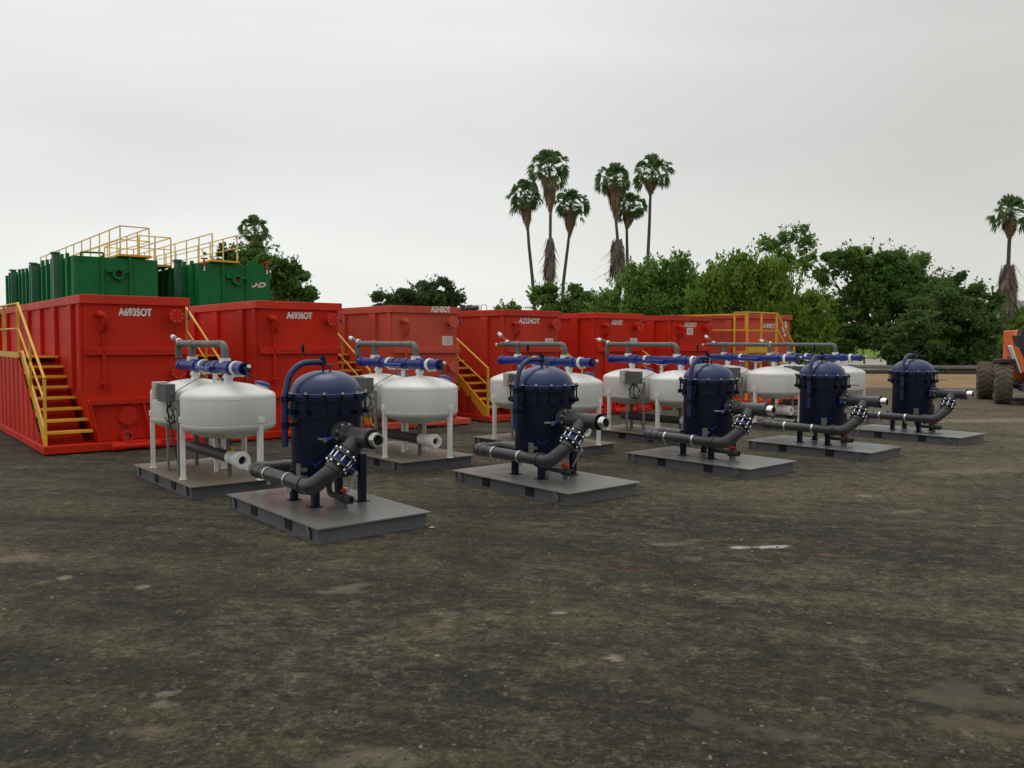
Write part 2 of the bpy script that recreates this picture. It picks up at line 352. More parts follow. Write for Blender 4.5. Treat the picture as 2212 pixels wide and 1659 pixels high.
# ------------------------------------------------------------------ skid base shared by both kinds
T = .139
def skid_base(root, L, Wd, top, holes):
    b = MB().box(-.015, Wd + .015, -.015, L + .015, T - .012, T)                       # deck plate
    b2 = MB().box(.010, Wd - .010, .030, .042, .010, T - .012).box(.010, Wd - .010, L - .042, L - .030, .010, T - .012)
    for x0, x1 in ((.022, .032), (Wd - .032, Wd - .022)): b2.box(x0, x1, .0421, L - .0421, .010, T - .012)   # webs
    b2.box(.002, Wd - .002, .0, .06, .0, .010).box(.002, Wd - .002, L - .06, L, .0, .010)                      # bottom flanges
    b2.box(-.004, .05, .0601, L - .0601, .0, .010).box(Wd - .05, Wd + .004, .0601, L - .0601, .0, .010)
    for k in range(1, 6): b2.box(.033, Wd - .033, L * k / 6 - .01, L * k / 6 + .01, .012, T - .013)
    o = b.build('deck_plate', top, root); f = b2.build('skid_frame', SKS, root)
    for h in holes:
        MB().box(.012, Wd - .012, h - .068, h + .068, .020, T - .016).build('fork_pocket', BLK, f)
    for y in (.20, L - .14):
        lug = MB().prism([(y - .035, .014), (y + .045, .014), (y + .045, T - .020), (y + .02, T - .014), (y - .03, T - .06)], -.001, .009, 'x')
        lug.build('lifting_lug', SKS, f)
        MB().tube(fillet([(-.012, y - .055, .045), (-.012, y - .045, .085), (-.012, y - .005, T - .016), (-.012, y + .03, T - .012)], .05), .004, 8).build('hook_bar', POST, f)
    return o
# ------------------------------------------------------------------ blue filter vessel on a skid   (x = short side, y = long side)
def make_filter():
    root = thing('filter_skid', Matrix(), 'x', 'filter unit', 'blue filter vessels on grey skids, front row')
    skid_base(root, 2.05, 1.139, SKT, (.637, 1.4176))
    cx, cy = .64, 1.09; r = .345
    body = MB().lathe([(.001, .372), (.12, .375), (.22, .388), (.30, .410), (.335, .432), (r - .004, .455), (r - .004, 1.010), (r + .014, 1.012), (r + .014, 1.18)], (cx, cy, 0), 64).build('vessel_body', NAVYB, root)
    MB().lathe([(r + .012, 1.165), (r + .040, 1.165), (r + .040, 1.198), (r + .012, 1.198)], (cx, cy, 0), 64).build('flange', NAVYB, body)
    MB().lathe([(r + .012, 1.000), (r + .026, 1.000), (r + .026, 1.020), (r + .012, 1.020)], (cx, cy, 0), 64).build('band', NAVYB, body)
    prof = [(r + .040, 1.201), (r + .040, 1.229), (r + .012, 1.2295), (r + .002, 1.237)]
    for k in range(1, 15):
        t = math.pi / 2 * k / 14; prof.append(((r + .002) * math.cos(t) ** .88 + .0005, 1.237 + .215 * math.sin(t)))
    lid = MB().lathe(prof, (cx, cy, 0), 64).build('lid', NAVY, root)
    for k in range(14):
        a = 2 * math.pi * (k + .35) / 14; c, s = math.cos(a), math.sin(a); q = r + .052
        bb = MB().cyl((cx + q * c, cy + q * s, 1.04), (cx + q * c, cy + q * s, 1.24), .009, 8)
        bb.bar((cx + (q - .03) * c, cy + (q - .03) * s, 1.055), (cx + (q + .03) * c, cy + (q + .03) * s, 1.055), .05, .045)
        bb.bar((cx + (q - .02) * c, cy + (q - .02) * s, 1.220), (cx + (q + .022) * c, cy + (q + .022) * s, 1.220), .035, .022)
        sb = bb.build('swing_bolt', NAVYB, body)
        MB().cyl((cx + q * c, cy + q * s, 1.232), (cx + q * c, cy + q * s, 1.253), .016, 6).build('nut', GALV, sb)
    # vent valve and lifting eye on the lid
    MB().cyl((cx + .03, cy - .03, 1.44), (cx + .03, cy - .03, 1.50), .010, 8).cyl((cx + .03, cy - .03, 1.475), (cx + .03, cy - .03, 1.497), .02, 8).bar((cx - .0, cy - .03, 1.506), (cx + .10, cy - .05, 1.514), .028, .010).build('vent_valve', DSTEEL, lid)
    # davit arm with crank
    x0 = cx - .44
    arm = fillet([(x0, cy, .72), (x0, cy, 1.20), (x0 + .05, cy, 1.42), (x0 + .17, cy, 1.53), (x0 + .41, cy, 1.535)], .3, 10)
    da = MB().tube(arm, .030, 14).build('davit_arm', NAVY, root)
    for z_ in (.93, 1.18): MB().cyl((x0, cy, z_ - .03), (x0, cy, z_ + .03), .040, 12).bar((x0 + .02, cy, z_), (x0 + .12, cy, z_), .055, .035).build('hinge_bracket', NAVYB, da)
    MB().cyl((cx - .03, cy, 1.44), (cx - .03, cy, 1.60), .012, 10).cyl((cx - .03, cy, 1.50), (cx - .03, cy, 1.59), .032, 12).bar((cx - .03, cy, 1.605), (cx - .235, cy + .03, 1.61), .022, .014).cyl((cx - .23, cy + .03, 1.61), (cx - .23, cy + .03, 1.65), .008, 8).tube([(cx - .23, cy + .03, 1.64), (cx - .23, cy + .03, 1.655), (cx - .23, cy + .03, 1.70), (cx - .23, cy + .03, 1.715)], [.010, .016, .018, .008], 10).build('crank_handle', NAVYB, da)
    for lx, ly in ((.40, .86), (.40, 1.33), (.90, .84), (.90, 1.33)):
        d = Vector((lx - cx, ly - cy, 0)).normalized() * .33
        zt_ = .62 if (lx > .8 and ly < 1) else .455
        l = MB().box(lx - .034, lx + .034, ly - .030, ly + .030, T, zt_).box(lx - .06, lx + .06, ly - .055, ly + .055, T, T + .008)
        l.bar((lx, ly, zt_ - .06), (cx + d.x * .9, cy + d.y * .9, zt_ - .06), .05, .10).build('leg', NAVYB, root)
    # V shaped name bracket and pipe support
    MB().bar((cx - .285, cy - .207, .595), (cx - .254, cy - .252, .545), .006, .008).bar((cx - .254, cy - .252, .545), (cx - .195, cy - .297, .60), .008, .010).build('name_bracket', BLUE, body)
    MB().box(.215, .225, .80, .88, .46, .58).box(.225, .30, .82, .86, .50, .53).build('pipe_bracket', PVCG, root)
    # low pipe: from the back of the vessel round to the front, then up to the tee
    zb, xb = .405, .195; R1 = .066
    path = fillet([(.66, 1.55, zb), (.66, 1.86, zb), (xb, 1.86, zb), (xb, .50, zb), (xb + .12, .40, zb + .13), (.58, .385, .80)], .10, 9)
    riser0_ = Vector((xb + .20, .389, zb + .215)); up_ = Vector((1, 0, 1.05)).normalized()
    pipe = MB().tube(path, R1, 20).build('intake_pipe', PVC, root)
    for p, q, rr in (((xb, 1.60, zb), (xb, 1.71, zb), .071), ((xb + .30, 1.86, zb), (xb + .37, 1.86, zb), .070), ((xb, .62, zb), (xb, .69, zb), .072)):
        MB().cyl(p, q, rr, 20).build('socket', PVC, pipe)
    e = fillet([(xb, .66, zb), (xb, .51, zb), (xb + .12, .40, zb + .13), (xb + .17, .392, zb + .180)], .11, 9)
    MB().tube(e, .080, 20).build('elbow', PVC, pipe)
    for p, q in (((xb, .655, zb), (xb, .69, zb)), (riser0_ - up_ * .085, riser0_ - up_ * .045)): MB().cyl(p, q, .089, 20).build('collar', PVC, pipe)
    e = fillet([(xb, 1.72, zb), (xb, 1.86, zb), (xb + .16, 1.86, zb)], .11, 9)
    MB().tube(e, .074, 20).build('elbow', PVC, pipe)
    for y in (1.00, 1.47):
        MB().ring((xb, y - .014, zb), (xb, y + .014, zb), .074, .0665, 20).box(xb - .015, xb + .015, y - .012, y + .012, zb - .11, zb - .070).build('pipe_clamp', GALV, pipe)
    # tee between vessel and outlet
    zt, xt = .850, .62; ty = .385
    riser0 = Vector((xb + .21, ty, zb + .225)); up = Vector((1, 0, 1.05)).normalized()
    tee = MB().cyl((xt, .745, zt), (xt, .14, zt), .085, 24).tube([Vector((xt, ty, zt)) - up * .25, Vector((xt, ty, zt))], .073, 20)
    tee.cyl((xt, .62, zt), (xt, .53, zt), .092, 24).cyl((xt, .24, zt), (xt, .14, zt), .094, 24).cyl(Vector((xt, ty, zt)) - up * .17, Vector((xt, ty, zt)) - up * .05, .087, 24)
    # web between branch and run
    tee = tee.build('tee_fitting', PVC, root)
    MB().ring((xt, .14, zt), (xt, .045, zt), .062, .048, 24).ring((xt, .10, zt), (xt, .075, zt), .069, .062, 24).build('outlet_nozzle', ALU, tee)
    MB().cyl((xt, .10, zt), (xt, .141, zt), .047, 20).build('outlet_bore', BLK, tee)
    MB().cyl((xt, .66, zt), (xt, .685, zt), .118, 28).cyl((xt, .705, zt), (xt, .73, zt), .118, 28).build('vessel_flange', DSTEEL, tee)
    for k in range(8):
        a = 2 * math.pi * (k + .5) / 8
        MB().cyl((xt + .098 * math.cos(a), .640, zt + .098 * math.sin(a)), (xt + .098 * math.cos(a), .745, zt + .098 * math.sin(a)), .010, 6).cyl((xt + .098 * math.cos(a), .644, zt + .098 * math.sin(a)), (xt + .098 * math.cos(a), .660, zt + .098 * math.sin(a)), .017, 6).build('flange_bolt', GALV, tee)
    # butterfly valve in the riser
    c = riser0 + up * .030; side = Vector((0, 1, 0)); n2 = up.cross(side)
    v = MB().cyl(c - up * .022, c + up * .022, .088, 24).cyl(c - n2 * .08, c - n2 * .20, .020, 12).build('riser_valve', BLUE, root)
    for sgn in (-1, 1): MB().cyl(c + up * .034 * sgn, c + up * .060 * sgn, .120, 28).build('valve_flange', DSTEEL, v)
    for k in range(8):
        a = 2 * math.pi * (k + .5) / 8; dd = (side * math.cos(a) + n2 * math.sin(a)) * .105
        MB().cyl(c - up * .08 + dd, c + up * .08 + dd, .0085, 6).cyl(c - up * .08 + dd, c - up * .062 + dd, .015, 6).cyl(c + up * .062 + dd, c + up * .08 + dd, .015, 6).build('valve_bolt', ALU, v)
    h0 = c - n2 * .2
    MB().cyl(h0 + Vector((0, -.02, 0)), h0 + Vector((0, .03, 0)), .022, 10).bar(h0, h0 + Vector((-.03, .10, -.20)), .022, .008).build('lever', GALV, v)
    # second valve on the vessel nozzle, with its lever
    v2 = MB().cyl((xt, .686, zt), (xt, .704, zt), .10, 24).cyl((xt - .09, .695, zt - .02), (xt - .19, .695, zt - .05), .02, 10).build('nozzle_valve', BLUE, root)
    MB().cyl((xt - .19, .695, zt - .06), (xt - .205, .695, zt - .03), .024, 8).bar((xt - .19, .695, zt - .04), (xt - .20, .90, zt - .05), .012, .02).build('lever', GALV, v2)
    # bottom drain
    dv = MB().tube(fillet([(.62, 1.0, .35), (.62, 1.0, .225), (.62, .60, .225)], .06, 6), .028, 12).ring((.62, .64, .225), (.62, .56, .225), .043, .03, 16).cyl((.62, .72, .225), (.62, .66, .225), .045, 12).build('drain_valve', DSTEEL, root)
    MB().cyl((.62, .69, .27), (.62, .69, .292), .010, 8).tube([(.62, .75, .292), (.62, .70, .30), (.62, .62, .298)], [.010, .024, .012], 10).build('drain_handle', REDH, dv)
    MB().box(.60, .64, .66, .70, T, .185).build('drain_support', PVCG, dv)
    return root
filt = make_filter()
lv = MB().cyl((.62, .695, .95), (.62, .695, 1.08), .014, 10).cyl((.62, .695, .955), (.62, .695, .99), .030, 12).bar((.62, .73, 1.085), (.60, .47, 1.09), .024, .012).build('lever', DSTEEL)
LEVER_UP = lv.data; bpy.data.objects.remove(lv)
FPOS = [(-1.655, 6.9985, 50.2, 'blue filter vessel on the nearest grey skid, whole and in front of the rest'),
        (.604, 8.690, 49.4, 'blue filter vessel second nearest, in front of the red tank lettered A2224OT'),
        (3.025, 10.428, 48.4, 'middle blue filter vessel of the front row, hiding part of a white tank pair'),
        (5.260, 12.026, 47.4, 'fourth blue filter vessel, between the middle one and the furthest one'),
        (7.635, 13.988, 49.0, 'furthest blue filter vessel of the front row, standing before tan dirt and dark trees')]
for i, (x, y, a, lb) in enumerate(FPOS):
    o = filt if i == 0 else copy_tree(filt)
    o.matrix_world = MW(x, y, a); o['label'] = lb
    if i > 2:                                                       # on the two furthest units the nozzle valve's lever points up
        for v_ in [q for q in list(S.objects) if q.parent == o and q.name.startswith('nozzle_valve')]:
            for l_ in [q for q in list(S.objects) if q.parent == v_]: l_.data = LEVER_UP
# ------------------------------------------------------------------ twin white sand tanks on a skid
def make_sand(pipe_end='down'):
    root = thing('sand_filter_skid', Matrix(), 'x', 'filter unit', 'twin white tank units on skids, back row')
    Ws, Ls = 1.2, 2.12; cb = .60
    skid_base(root, Ls, Ws, SKD, (.66, 1.30))
    for k, cy in enumerate((.46, 1.575)):
        Rr = .535; pr = [(.001, .592), (.15, .596), (.30, .622), (.42, .664), (.495, .705), (.526, .732), (Rr, .76), (Rr, 1.088), (.530, 1.112), (.510, 1.134), (.46, 1.160), (.36, 1.200), (.25, 1.231), (.12, 1.252), (.001, 1.257)]
        t = MB().lathe(pr, (cb, cy, 0), 72, 200).build('sand_tank', WHT, root)
        MB().lathe([(Rr - .001, 1.072), (Rr + .002, 1.076), (Rr + .002, 1.080), (Rr - .001, 1.084)], (cb, cy, 0), 72, 200).lathe([(Rr - .001, .766), (Rr + .002, .770), (Rr + .002, .774), (Rr - .001, .778)], (cb, cy, 0), 72, 200).build('weld_bead', WHT, t)
        for a in (168, 49, -70):
            ca, sa = math.cos(R(a)), math.sin(R(a)); lx, ly = cb + .515 * ca, cy + .515 * sa
            l = MB().bar((lx, ly, T), (lx, ly, .83), .052, .052, (ca, sa, 0)).bar((lx + .02 * ca, ly + .02 * sa, .80), (lx + .02 * ca, ly + .02 * sa, .86), .09, .03, (ca, sa, 0)).bar((lx, ly, T), (lx, ly, T + .006), .08, .08, (ca, sa, 0))
            l.build('leg', WHTP, t)
        MB().cyl((cb, cy, 1.24), (cb, cy, 1.36), .048, 20).cyl((cb, cy, 1.30), (cb, cy, 1.335), .060, 20).cyl((cb, cy, 1.235), (cb, cy, 1.262), .075, 20, .05).build('neck', WHTP, t)
        hx, hy = cb + .36, cy - .10; n = Vector((.30, -.08, 1)).normalized(); p = Vector((hx, hy, 1.175))
        hb = MB().cyl(p, p + n * .045, .082, 28).build('hatch_neck', WHTP, t)
        dome = MB().tube([p + n * .050, p + n * .064, p + n * .080, p + n * .086], [.098, .094, .062, .01], 24, False).cyl(p + n * .040, p + n * .0499, .098, 24).build('hatch_cover', BLUE, t)
        MB().cyl((cb, cy, .60), (cb, cy, .42), .035, 14).build('bottom_spigot', PVCG, t)
        # riser and white coupling from valve manifold to the grey header
    man = MB().cyl((cb, -.03, 1.425), (cb, 2.12, 1.425), .066, 24)
    for y0, y1 in ((-.03, .03), (.74, .92), (1.10, 1.18), (2.02, 2.12)): man.cyl((cb, y0, 1.425), (cb, y1, 1.425), .073, 24)
    man.cyl((cb - .09, .78, 1.40), (cb - .09, 1.25, 1.40), .030, 14)
    for cy in (.46, 1.575): man.cyl((cb, cy - .13, 1.425), (cb, cy + .13, 1.425), .080, 24).cyl((cb, cy, 1.36), (cb, cy, 1.50), .055, 20)
    man = man.build('valve_manifold', BLUE, root)
    for y in (.20, 1.24): MB().cyl((cb, y - .026, 1.425), (cb, y + .026, 1.425), .084, 24).cyl((cb - .03, y, 1.34), (cb + .09, y, 1.34), .014, 8).build('coupling', WHTP, man)
    for y in (.93, 1.09): MB().cyl((cb, y - .012, 1.425), (cb, y + .012, 1.425), .075, 24).build('black_joint', DBLK, man)
    for cy in (.56, 1.675): MB().cyl((cb, cy, 1.480), (cb, cy, 1.535), .067, 24).build('coupling', WHTP, man)
    MB().cyl((cb, -.03, 1.425), (cb, -.08, 1.425), .018, 10).bar((cb, -.08, 1.45), (cb + .02, -.09, 1.30), .035, .02).cyl((cb, -.07, 1.44), (cb, -.12, 1.455), .014, 8).build('handle', DSTEEL, man)
    MB().cyl((cb + .01, -.11, 1.452), (cb + .01, -.14, 1.458), .02, 10).build('handle_tip', WHTP, man)
    MB().box(cb - .04, cb + .04, .80, .98, 1.335, 1.352).box(cb - .02, cb + .02, .87, .91, T, 1.334).build('manifold_support', WHTP, root)
    zh = 1.70
    if pipe_end == 'down': pts = [(cb, .56, 1.53), (cb, .56, zh), (cb, 2.20, zh), (cb, 2.20, zh - .19)]
    else: pts = [(cb, .56, 1.53), (cb, .56, zh), (cb, 2.10, zh)]
    hd = MB().tube(fillet(pts, .085, 8), .043, 18).cyl((cb, 1.675, 1.53), (cb, 1.675, zh), .043, 18)
    hd.cyl((cb, 1.60, zh), (cb, 1.75, zh), .050, 18).cyl((cb, .65, zh), (cb, .73, zh), .050, 18).build('header_pipe', PVCG, root) if pipe_end == 'down' else hd.cyl((cb, 1.60, zh), (cb, 1.75, zh), .050, 18).cyl((cb, 1.85, zh), (cb, 1.96, zh), .052, 18).build('header_pipe', PVCG, root)
    if pipe_end == 'down':
        sv = MB().cyl((cb, 2.20, zh - .19), (cb, 2.20, zh - .28), .020, 10).bar((cb, 2.16, zh - .30), (cb, 2.24, zh - .30), .03, .02).build('sample_valve', RUST, root)
        v = MB().cyl((cb, 2.12, zh + .02), (cb, 2.40, zh + .085), .024, 12).build('vent_pipe', PVCG, root)
        MB().cyl((cb, 2.15, zh + .026), (cb, 2.19, zh + .036), .040, 14).cyl((cb, 2.35, zh + .074), (cb, 2.43, zh + .092), .032, 14).build('white_union', WHTP, v)
        MB().cyl((cb, 2.43, zh + .092), (cb, 2.50, zh + .107), .006, 6).build('bleed_nozzle', GALV, v)
    else:
        v = MB().cyl((cb, 1.92, zh + .02), (cb - .0, 2.13, zh + .16), .018, 12).build('vent_pipe', RUST, root)
        MB().cyl((cb, 1.93, zh + .02), (cb, 1.965, zh + .05), .036, 14).cyl((cb, 2.10, zh + .14), (cb, 2.17, zh + .185), .032, 14).build('white_union', WHTP, v)
        MB().cyl((cb, 2.10, zh), (cb, 2.20, zh - .01), .018, 10).cyl((cb, 2.12, zh), (cb, 2.12, zh - .10), .012, 8).build('sample_valve', RUST, root)
        MB().cyl((cb, 2.20, zh - .01), (cb, 2.23, zh - .01), .026, 10).build('valve_cap', WHTP, root)
    # low drain header and outlet
    dh = MB().cyl((cb, 1.80, .37), (cb, .42, .37), .070, 20).build('drain_header', DSTEEL, root)
    for cy in (.46, 1.575): MB().box(cb - .02, cb + .02, cy - .02, cy + .02, T, .30).build('pipe_stand', PVCG, dh)
    wf = MB().cyl((cb, .42, .37), (cb, .30, .37), .078, 20).cyl((cb, .30, .37), (cb, .14, .37), .062, 20).build('outlet_fitting', WHTP, root)
    orr = MB().ring((cb, .19, .37), (cb, .05, .37), .092, .050, 24).ring((cb, .10, .37), (cb, .08, .37), .100, .092, 24).build('outlet_ring', WHTP, wf); MB().cyl((cb, .12, .37), (cb, .19, .37), .0495, 20).build('outlet_bore', BLK if pipe_end == 'down' else RUST, wf)
    MB().cyl((cb, .36, .45), (cb, .36, .49), .012, 8).bar((cb, .34, .49), (cb, .46, .50), .02, .010).build('drain_lever', YEL, wf)
    # control stand
    cs = MB()
    for y in (.93, 1.32):
        cs.box(.155, .185, y - .016, y + .016, T, 1.04).box(.13, .21, y - .04, y + .04, T, T + .006).bar((.17, y, T + .02), (.26, y - .01, T + .0), .02, .012)
    cs = cs.build('control_stand', POST, root)
    cp = MB().box(.03, .15, .95, 1.24, 1.01, 1.225).build('control_panel', PGRY, cs, .006)
    MB().box(.0, .16, 1.25, 1.36, 1.03, 1.24).build('junction_box', CRM, cs, .006)
    cab = MB()
    for k, (ph, rr) in enumerate(((0, .13), (1.3, .10), (2.6, .15))):
        pts = [(.135 + .012 * k + .02 * math.sin(2 * t), 1.12 + rr * math.cos(t + ph), .87 + rr * .9 * math.sin(t + ph)) for t in [2 * math.pi * j / 22 for j in range(21)]]
        cab.tube(pts, .008, 6)
    cab.tube(fillet([(.10, 1.10, 1.0), (.11, 1.12, .85), (.14, 1.05, .6), (.18, .95, T + .02)], .2, 6), .009, 6)
    cab.tube(fillet([(.10, .96, 1.06), (.13, .80, 1.16), (.30, .62, 1.30), (cb - .02, .50, 1.42)], .2, 6), .005, 6)
    cab.build('cable_loops', DBLK, cs)
    return root
sA = make_sand('down'); sB = make_sand('out')
def worg(xc, yc, az):      # origin from the near tank's centre
    t = R(az); u = Vector((math.sin(t), math.cos(t))); v = Vector((-u.y, u.x)); q = Vector((xc, yc)) - u * .60 - v * .46
    return q.x, q.y
for proto, used, items in ((sA, [0], [(-3.345, 9.72, 50, 'twin white tanks on the nearest back row skid, beside the nearest yellow staircase'),
                               (-1.30, 11.60, 50, 'twin white tanks of the back row just right of the nearest blue vessel'),
                               (2.97, 14.5, 48.5, 'twin white tanks with a grey control box between them, left of the middle blue vessel'),
                               (7.2, 18.15, 49, 'twin white tanks furthest off, half hidden behind the fourth blue vessel')]),
                       (sB, [0], [(.90, 13.05, 48.5, 'twin white tanks standing directly behind the second nearest blue vessel'),
                               (5.38, 16.95, 49, 'twin white tanks behind the middle and fourth blue vessels, fifth skid of the back row')])):
    for x, y, a, lb in items:
        o = proto if used[0] == 0 else copy_tree(proto); used[0] += 1
        o.matrix_world = MW(*worg(x, y, a), a); o['label'] = lb

# ------------------------------------------------------------------ lettering
def text_mesh(txt, w, h, name, mat, parent, M, thick=0):
    cu = bpy.data.curves.new('t', 'FONT'); cu.body = txt; cu.size = 1; cu.offset = thick; cu.extrude = 0; cu.fill_mode = 'FRONT'
    ob = bpy.data.objects.new('t', cu); S.collection.objects.link(ob)
    dg = bpy.context.evaluated_depsgraph_get(); me = bpy.data.meshes.new_from_object(ob.evaluated_get(dg))
    bpy.data.objects.remove(ob); co = np.array([v.co[:] for v in me.vertices]); mn, mxx = co.min(0), co.max(0)
    bw = h * .07                                  # three thin coats, each a touch further out, make the strokes bold
    co = (co - mn) / (mxx - mn + 1e-9); fs = [list(p.vertices) for p in me.polygons]; nv = len(co); V, Fc = [], []
    for k, (ox, oy) in enumerate(((-bw, 0), (bw, 0), (0, bw), (0, -bw))):
        V += [M @ Vector((c_[0] * w + ox, c_[1] * h + oy, .0012 * k)) for c_ in co]; Fc += [[i + nv * k for i in f] for f in fs]
    bpy.data.meshes.remove(me); me = bpy.data.meshes.new(name); me.from_pydata(V, [], Fc)
    me.materials.clear(); me.materials.append(mat); me.name = name
    o = bpy.data.objects.new(name, me); S.collection.objects.link(o); o.parent = parent
    return o
def onfront(s, y, z): return Matrix.Translation((s, y, z)) @ Matrix.Rotation(R(90), 4, 'X')
# ------------------------------------------------------------------ red open top tanks    (x = across, y = along)
TKO = Vector((-7.119, 12.457)); TA = 50.83; TU = Vector((math.sin(R(TA)), math.cos(R(TA)))); TV = Vector((-TU.y, TU.x))
LEN = 9.2
def bolts_ring(c, r, n, rb, y0, y1, mb):
    for k in range(n):
        a = 2 * math.pi * (k + .5) / n; mb.cyl((c[0] + r * math.cos(a), y0, c[1] + r * math.sin(a)), (c[0] + r * math.cos(a), y1, c[1] + r * math.sin(a)), rb, 6)
    return mb
def make_tank(s, txt, tx, tz, mat, rim, label, placard=None, rim_h=.13, lab_w=None):
    root = thing('open_top_tank', MW(TKO.x + TU.x * s, TKO.y + TU.y * s, TA), label, 'tank', 'red open top storage tanks parked side by side')
    L = LEN; F = .03
    # shell: outside then inside, open at the top
    out = [(.60, 2.36), (.60, .95), (.75, .14), (2.08, .14), (2.16, .95), (2.16, 2.36)]
    inn = [(2.13, 2.36), (2.13, .95), (2.05, .17), (.78, .17), (.63, .95), (.63, 2.36)]
    sh = MB().prism(out[::-1] if 0 else out, F, L, 'y', caps=False)
    sh.v, sh.f, sh.sm = [], [], []
    n = 6
    vs = [(a, F, z) for a, z in out] + [(a, L, z) for a, z in out]
    sh.add(vs, [(i, i + n, i + 1 + n, i + 1) for i in range(n - 1)] + [tuple(range(n)), tuple(range(n, 2 * n))[::-1]])
    vs = [(a, F + .03, z) for a, z in inn] + [(a, L - .03, z) for a, z in inn]
    sh.add(vs, [(i, i + n, i + 1 + n, i + 1) for i in range(n - 1)] + [tuple(range(n)), tuple(range(n, 2 * n))[::-1]])
    for k in range(7):                                        # stiffening ribs on both long sides
        y = .62 + 1.3 * k
        sh.box(.54, .5995, y, y + .26, .96, 2.30); sh.box(2.1605, 2.21, y, y + .26, .96, 2.30)
    sh.box(.54, .5995, .05, .13, .96, 2.30)
    wall = sh.build('tank_wall', mat, root, .008)
    r = MB().box(.55, 2.22, -.02, .05, 2.44 - rim_h, 2.45).box(.55, 2.22, L - .03, L + .04, 2.44 - rim_h, 2.45)
    r.box(.55, .62, .051, L - .031, 2.44 - rim_h, 2.449).box(2.15, 2.22, .051, L - .031, 2.44 - rim_h, 2.449)
    r.build('top_rim', rim, root, .008)
    bm = MB().box(.62, .86, -.035, .0295, 1.50, 1.615).box(.90, 2.20, -.035, .0295, 1.50, 1.615); bm.build('front_beam', mat, root, .01)
    bm = MB().box(.64, 2.17, -.06, .0295, .72, .81); bm.build('front_beam', mat, root, .01)
    # gussets below the lower beam
    for gx, tp in ((.66, .11), (1.44, .10), (2.03, 0)):
        g = MB().add([(gx, .029, .719), (gx, -.055, .719), (gx + tp, -.13, .145), (gx + tp, .029, .145), (gx + .02, .029, .719), (gx + .02, -.055, .719), (gx + tp + .02, -.13, .145), (gx + tp + .02, .029, .145)],
                     [(0, 1, 2, 3), (7, 6, 5, 4), (0, 4, 5, 1), (1, 5, 6, 2), (2, 6, 7, 3), (3, 7, 4, 0)])
        g.build('gusset', mat, root)
    # base frame
    bs = MB().box(-.02, 2.34, -.24, L, .020, .138)
    bs.box(.25, .40, -.05, L - .1, .0, .0199).box(1.9, 2.05, -.05, L - .1, .0, .0199)
    bs.build('base_frame', rim if mat is not RED else mat, root, .008)
    MB().cyl((.90, -.31, .075), (1.10, -.31, .075), .064, 18).cyl((1.10, -.31, .075), (1.42, -.31, .075), .045, 18).cyl((1.42, -.31, .075), (1.62, -.31, .075), .064, 18).bar((.95, -.24, .09), (.95, -.31, .09), .04, .06).bar((1.57, -.24, .09), (1.57, -.31, .09), .04, .06).build('roller', mat, root)
    # vent pipe
    vp = MB().tube(fillet([(.82, .03, 2.15), (.82, -.10, 2.15), (.885, -.10, 2.10), (.885, -.075, 1.99), (.885, -.01, 1.90)], .07, 7), .052, 16)
    vp.box(.858, .912, -.02, .0298, 1.08, 1.93).box(.82, .95, -.045, .0299, 1.04, 1.08).cyl((.885, -.01, 1.0), (.885, -.09, .985), .028, 12)
    vp.build('vent_pipe', mat, root)
    for c, rr, nm, dp in (((1.96, 2.14), .118, 'upper_flange', .16), ((1.98, 1.22), .115, 'middle_flange', .14)):
        f = MB().cyl((c[0], .029, c[1]), (c[0], -dp + .03, c[1]), rr * .62, 20).cyl((c[0], -dp + .03, c[1]), (c[0], -dp, c[1]), rr, 28).build(nm, mat, root)
        bolts_ring(c, rr * .8, 8, .0075, -dp - .010, -dp, MB()).build('bolts', GALV, f)
    MB().cyl((2.19, -.03, 2.10), (2.19, -.03, 2.30), .008, 8).cyl((2.19, -.03, 2.08), (2.19, -.03, 2.13), .020, 8).build('sight_tap', BLUE, root)
    h = MB().cyl((1.22, .029, .53), (1.22, -.03, .53), .125, 32).cyl((1.22, -.03, .53), (1.22, -.05, .53), .150, 32).build('clean_out_hatch', mat, root)
    bolts_ring((1.22, .53), .132, 12, .008, -.062, -.05, MB()).build('bolts', mat, h)
    p = MB().ring((1.18, .0, .215), (1.18, -.12, .215), .105, .052, 26).ring((1.18, -.12, .215), (1.18, -.145, .215), .085, .052, 26).build('drain_port', mat, root)
    MB().cyl((1.18, -.02, .215), (1.18, -.05, .215), .05, 18).build('port_bore', CRM, p)
    MB().bar((1.10, -.09, .335), (1.24, -.09, .345), .02, .015).cyl((1.18, -.09, .31), (1.18, -.09, .36), .012, 8).build('valve_lever', DBLK, p)
    # low side below the walkway with upright corrugations
    sd = MB(); sl = lambda y: .14 + (y - .05) * .70
    yy = .30
    while yy < L - .3:
        top = min(1.44, sl(yy)); top2 = min(1.44, sl(yy + .28))
        sd.add([(.0, yy, .139), (.0, yy, top), (.0, yy + .28, top2), (.0, yy + .28, .139), (.07, yy - .08, .139), (.07, yy - .08, max(.2, min(1.44, sl(yy - .08)))), (.07, yy + .36, min(1.44, sl(yy + .36))), (.07, yy + .36, .139)],
               [(0, 1, 2, 3), (4, 5, 1, 0), (3, 2, 6, 7), (7, 6, 5, 4)])
        yy += .46
    sd.add([(.071, .05, .139), (.071, .05, .16), (.071, 1.9, 1.44), (.071, L, 1.44), (.071, L, .139)], [(0, 1, 2, 3, 4)])
    sd.build('side_skirt', mat, root)
    wk = MB().box(.0, .58, 1.96, L, 1.44, 1.455).build('walkway', rim, root)
    MB().box(-.012, .0, 1.90, L, 1.43, 1.53).build('toe_board', YEL, wk)
    # staircase
    ss = MB().prism([(-.06, .14), (.10, .14), (2.02, 1.46), (2.02, 1.56), (1.86, 1.56), (-.06, .30)], .030, .058, 'x')
    stc = ss.build('staircase', YEL, root)
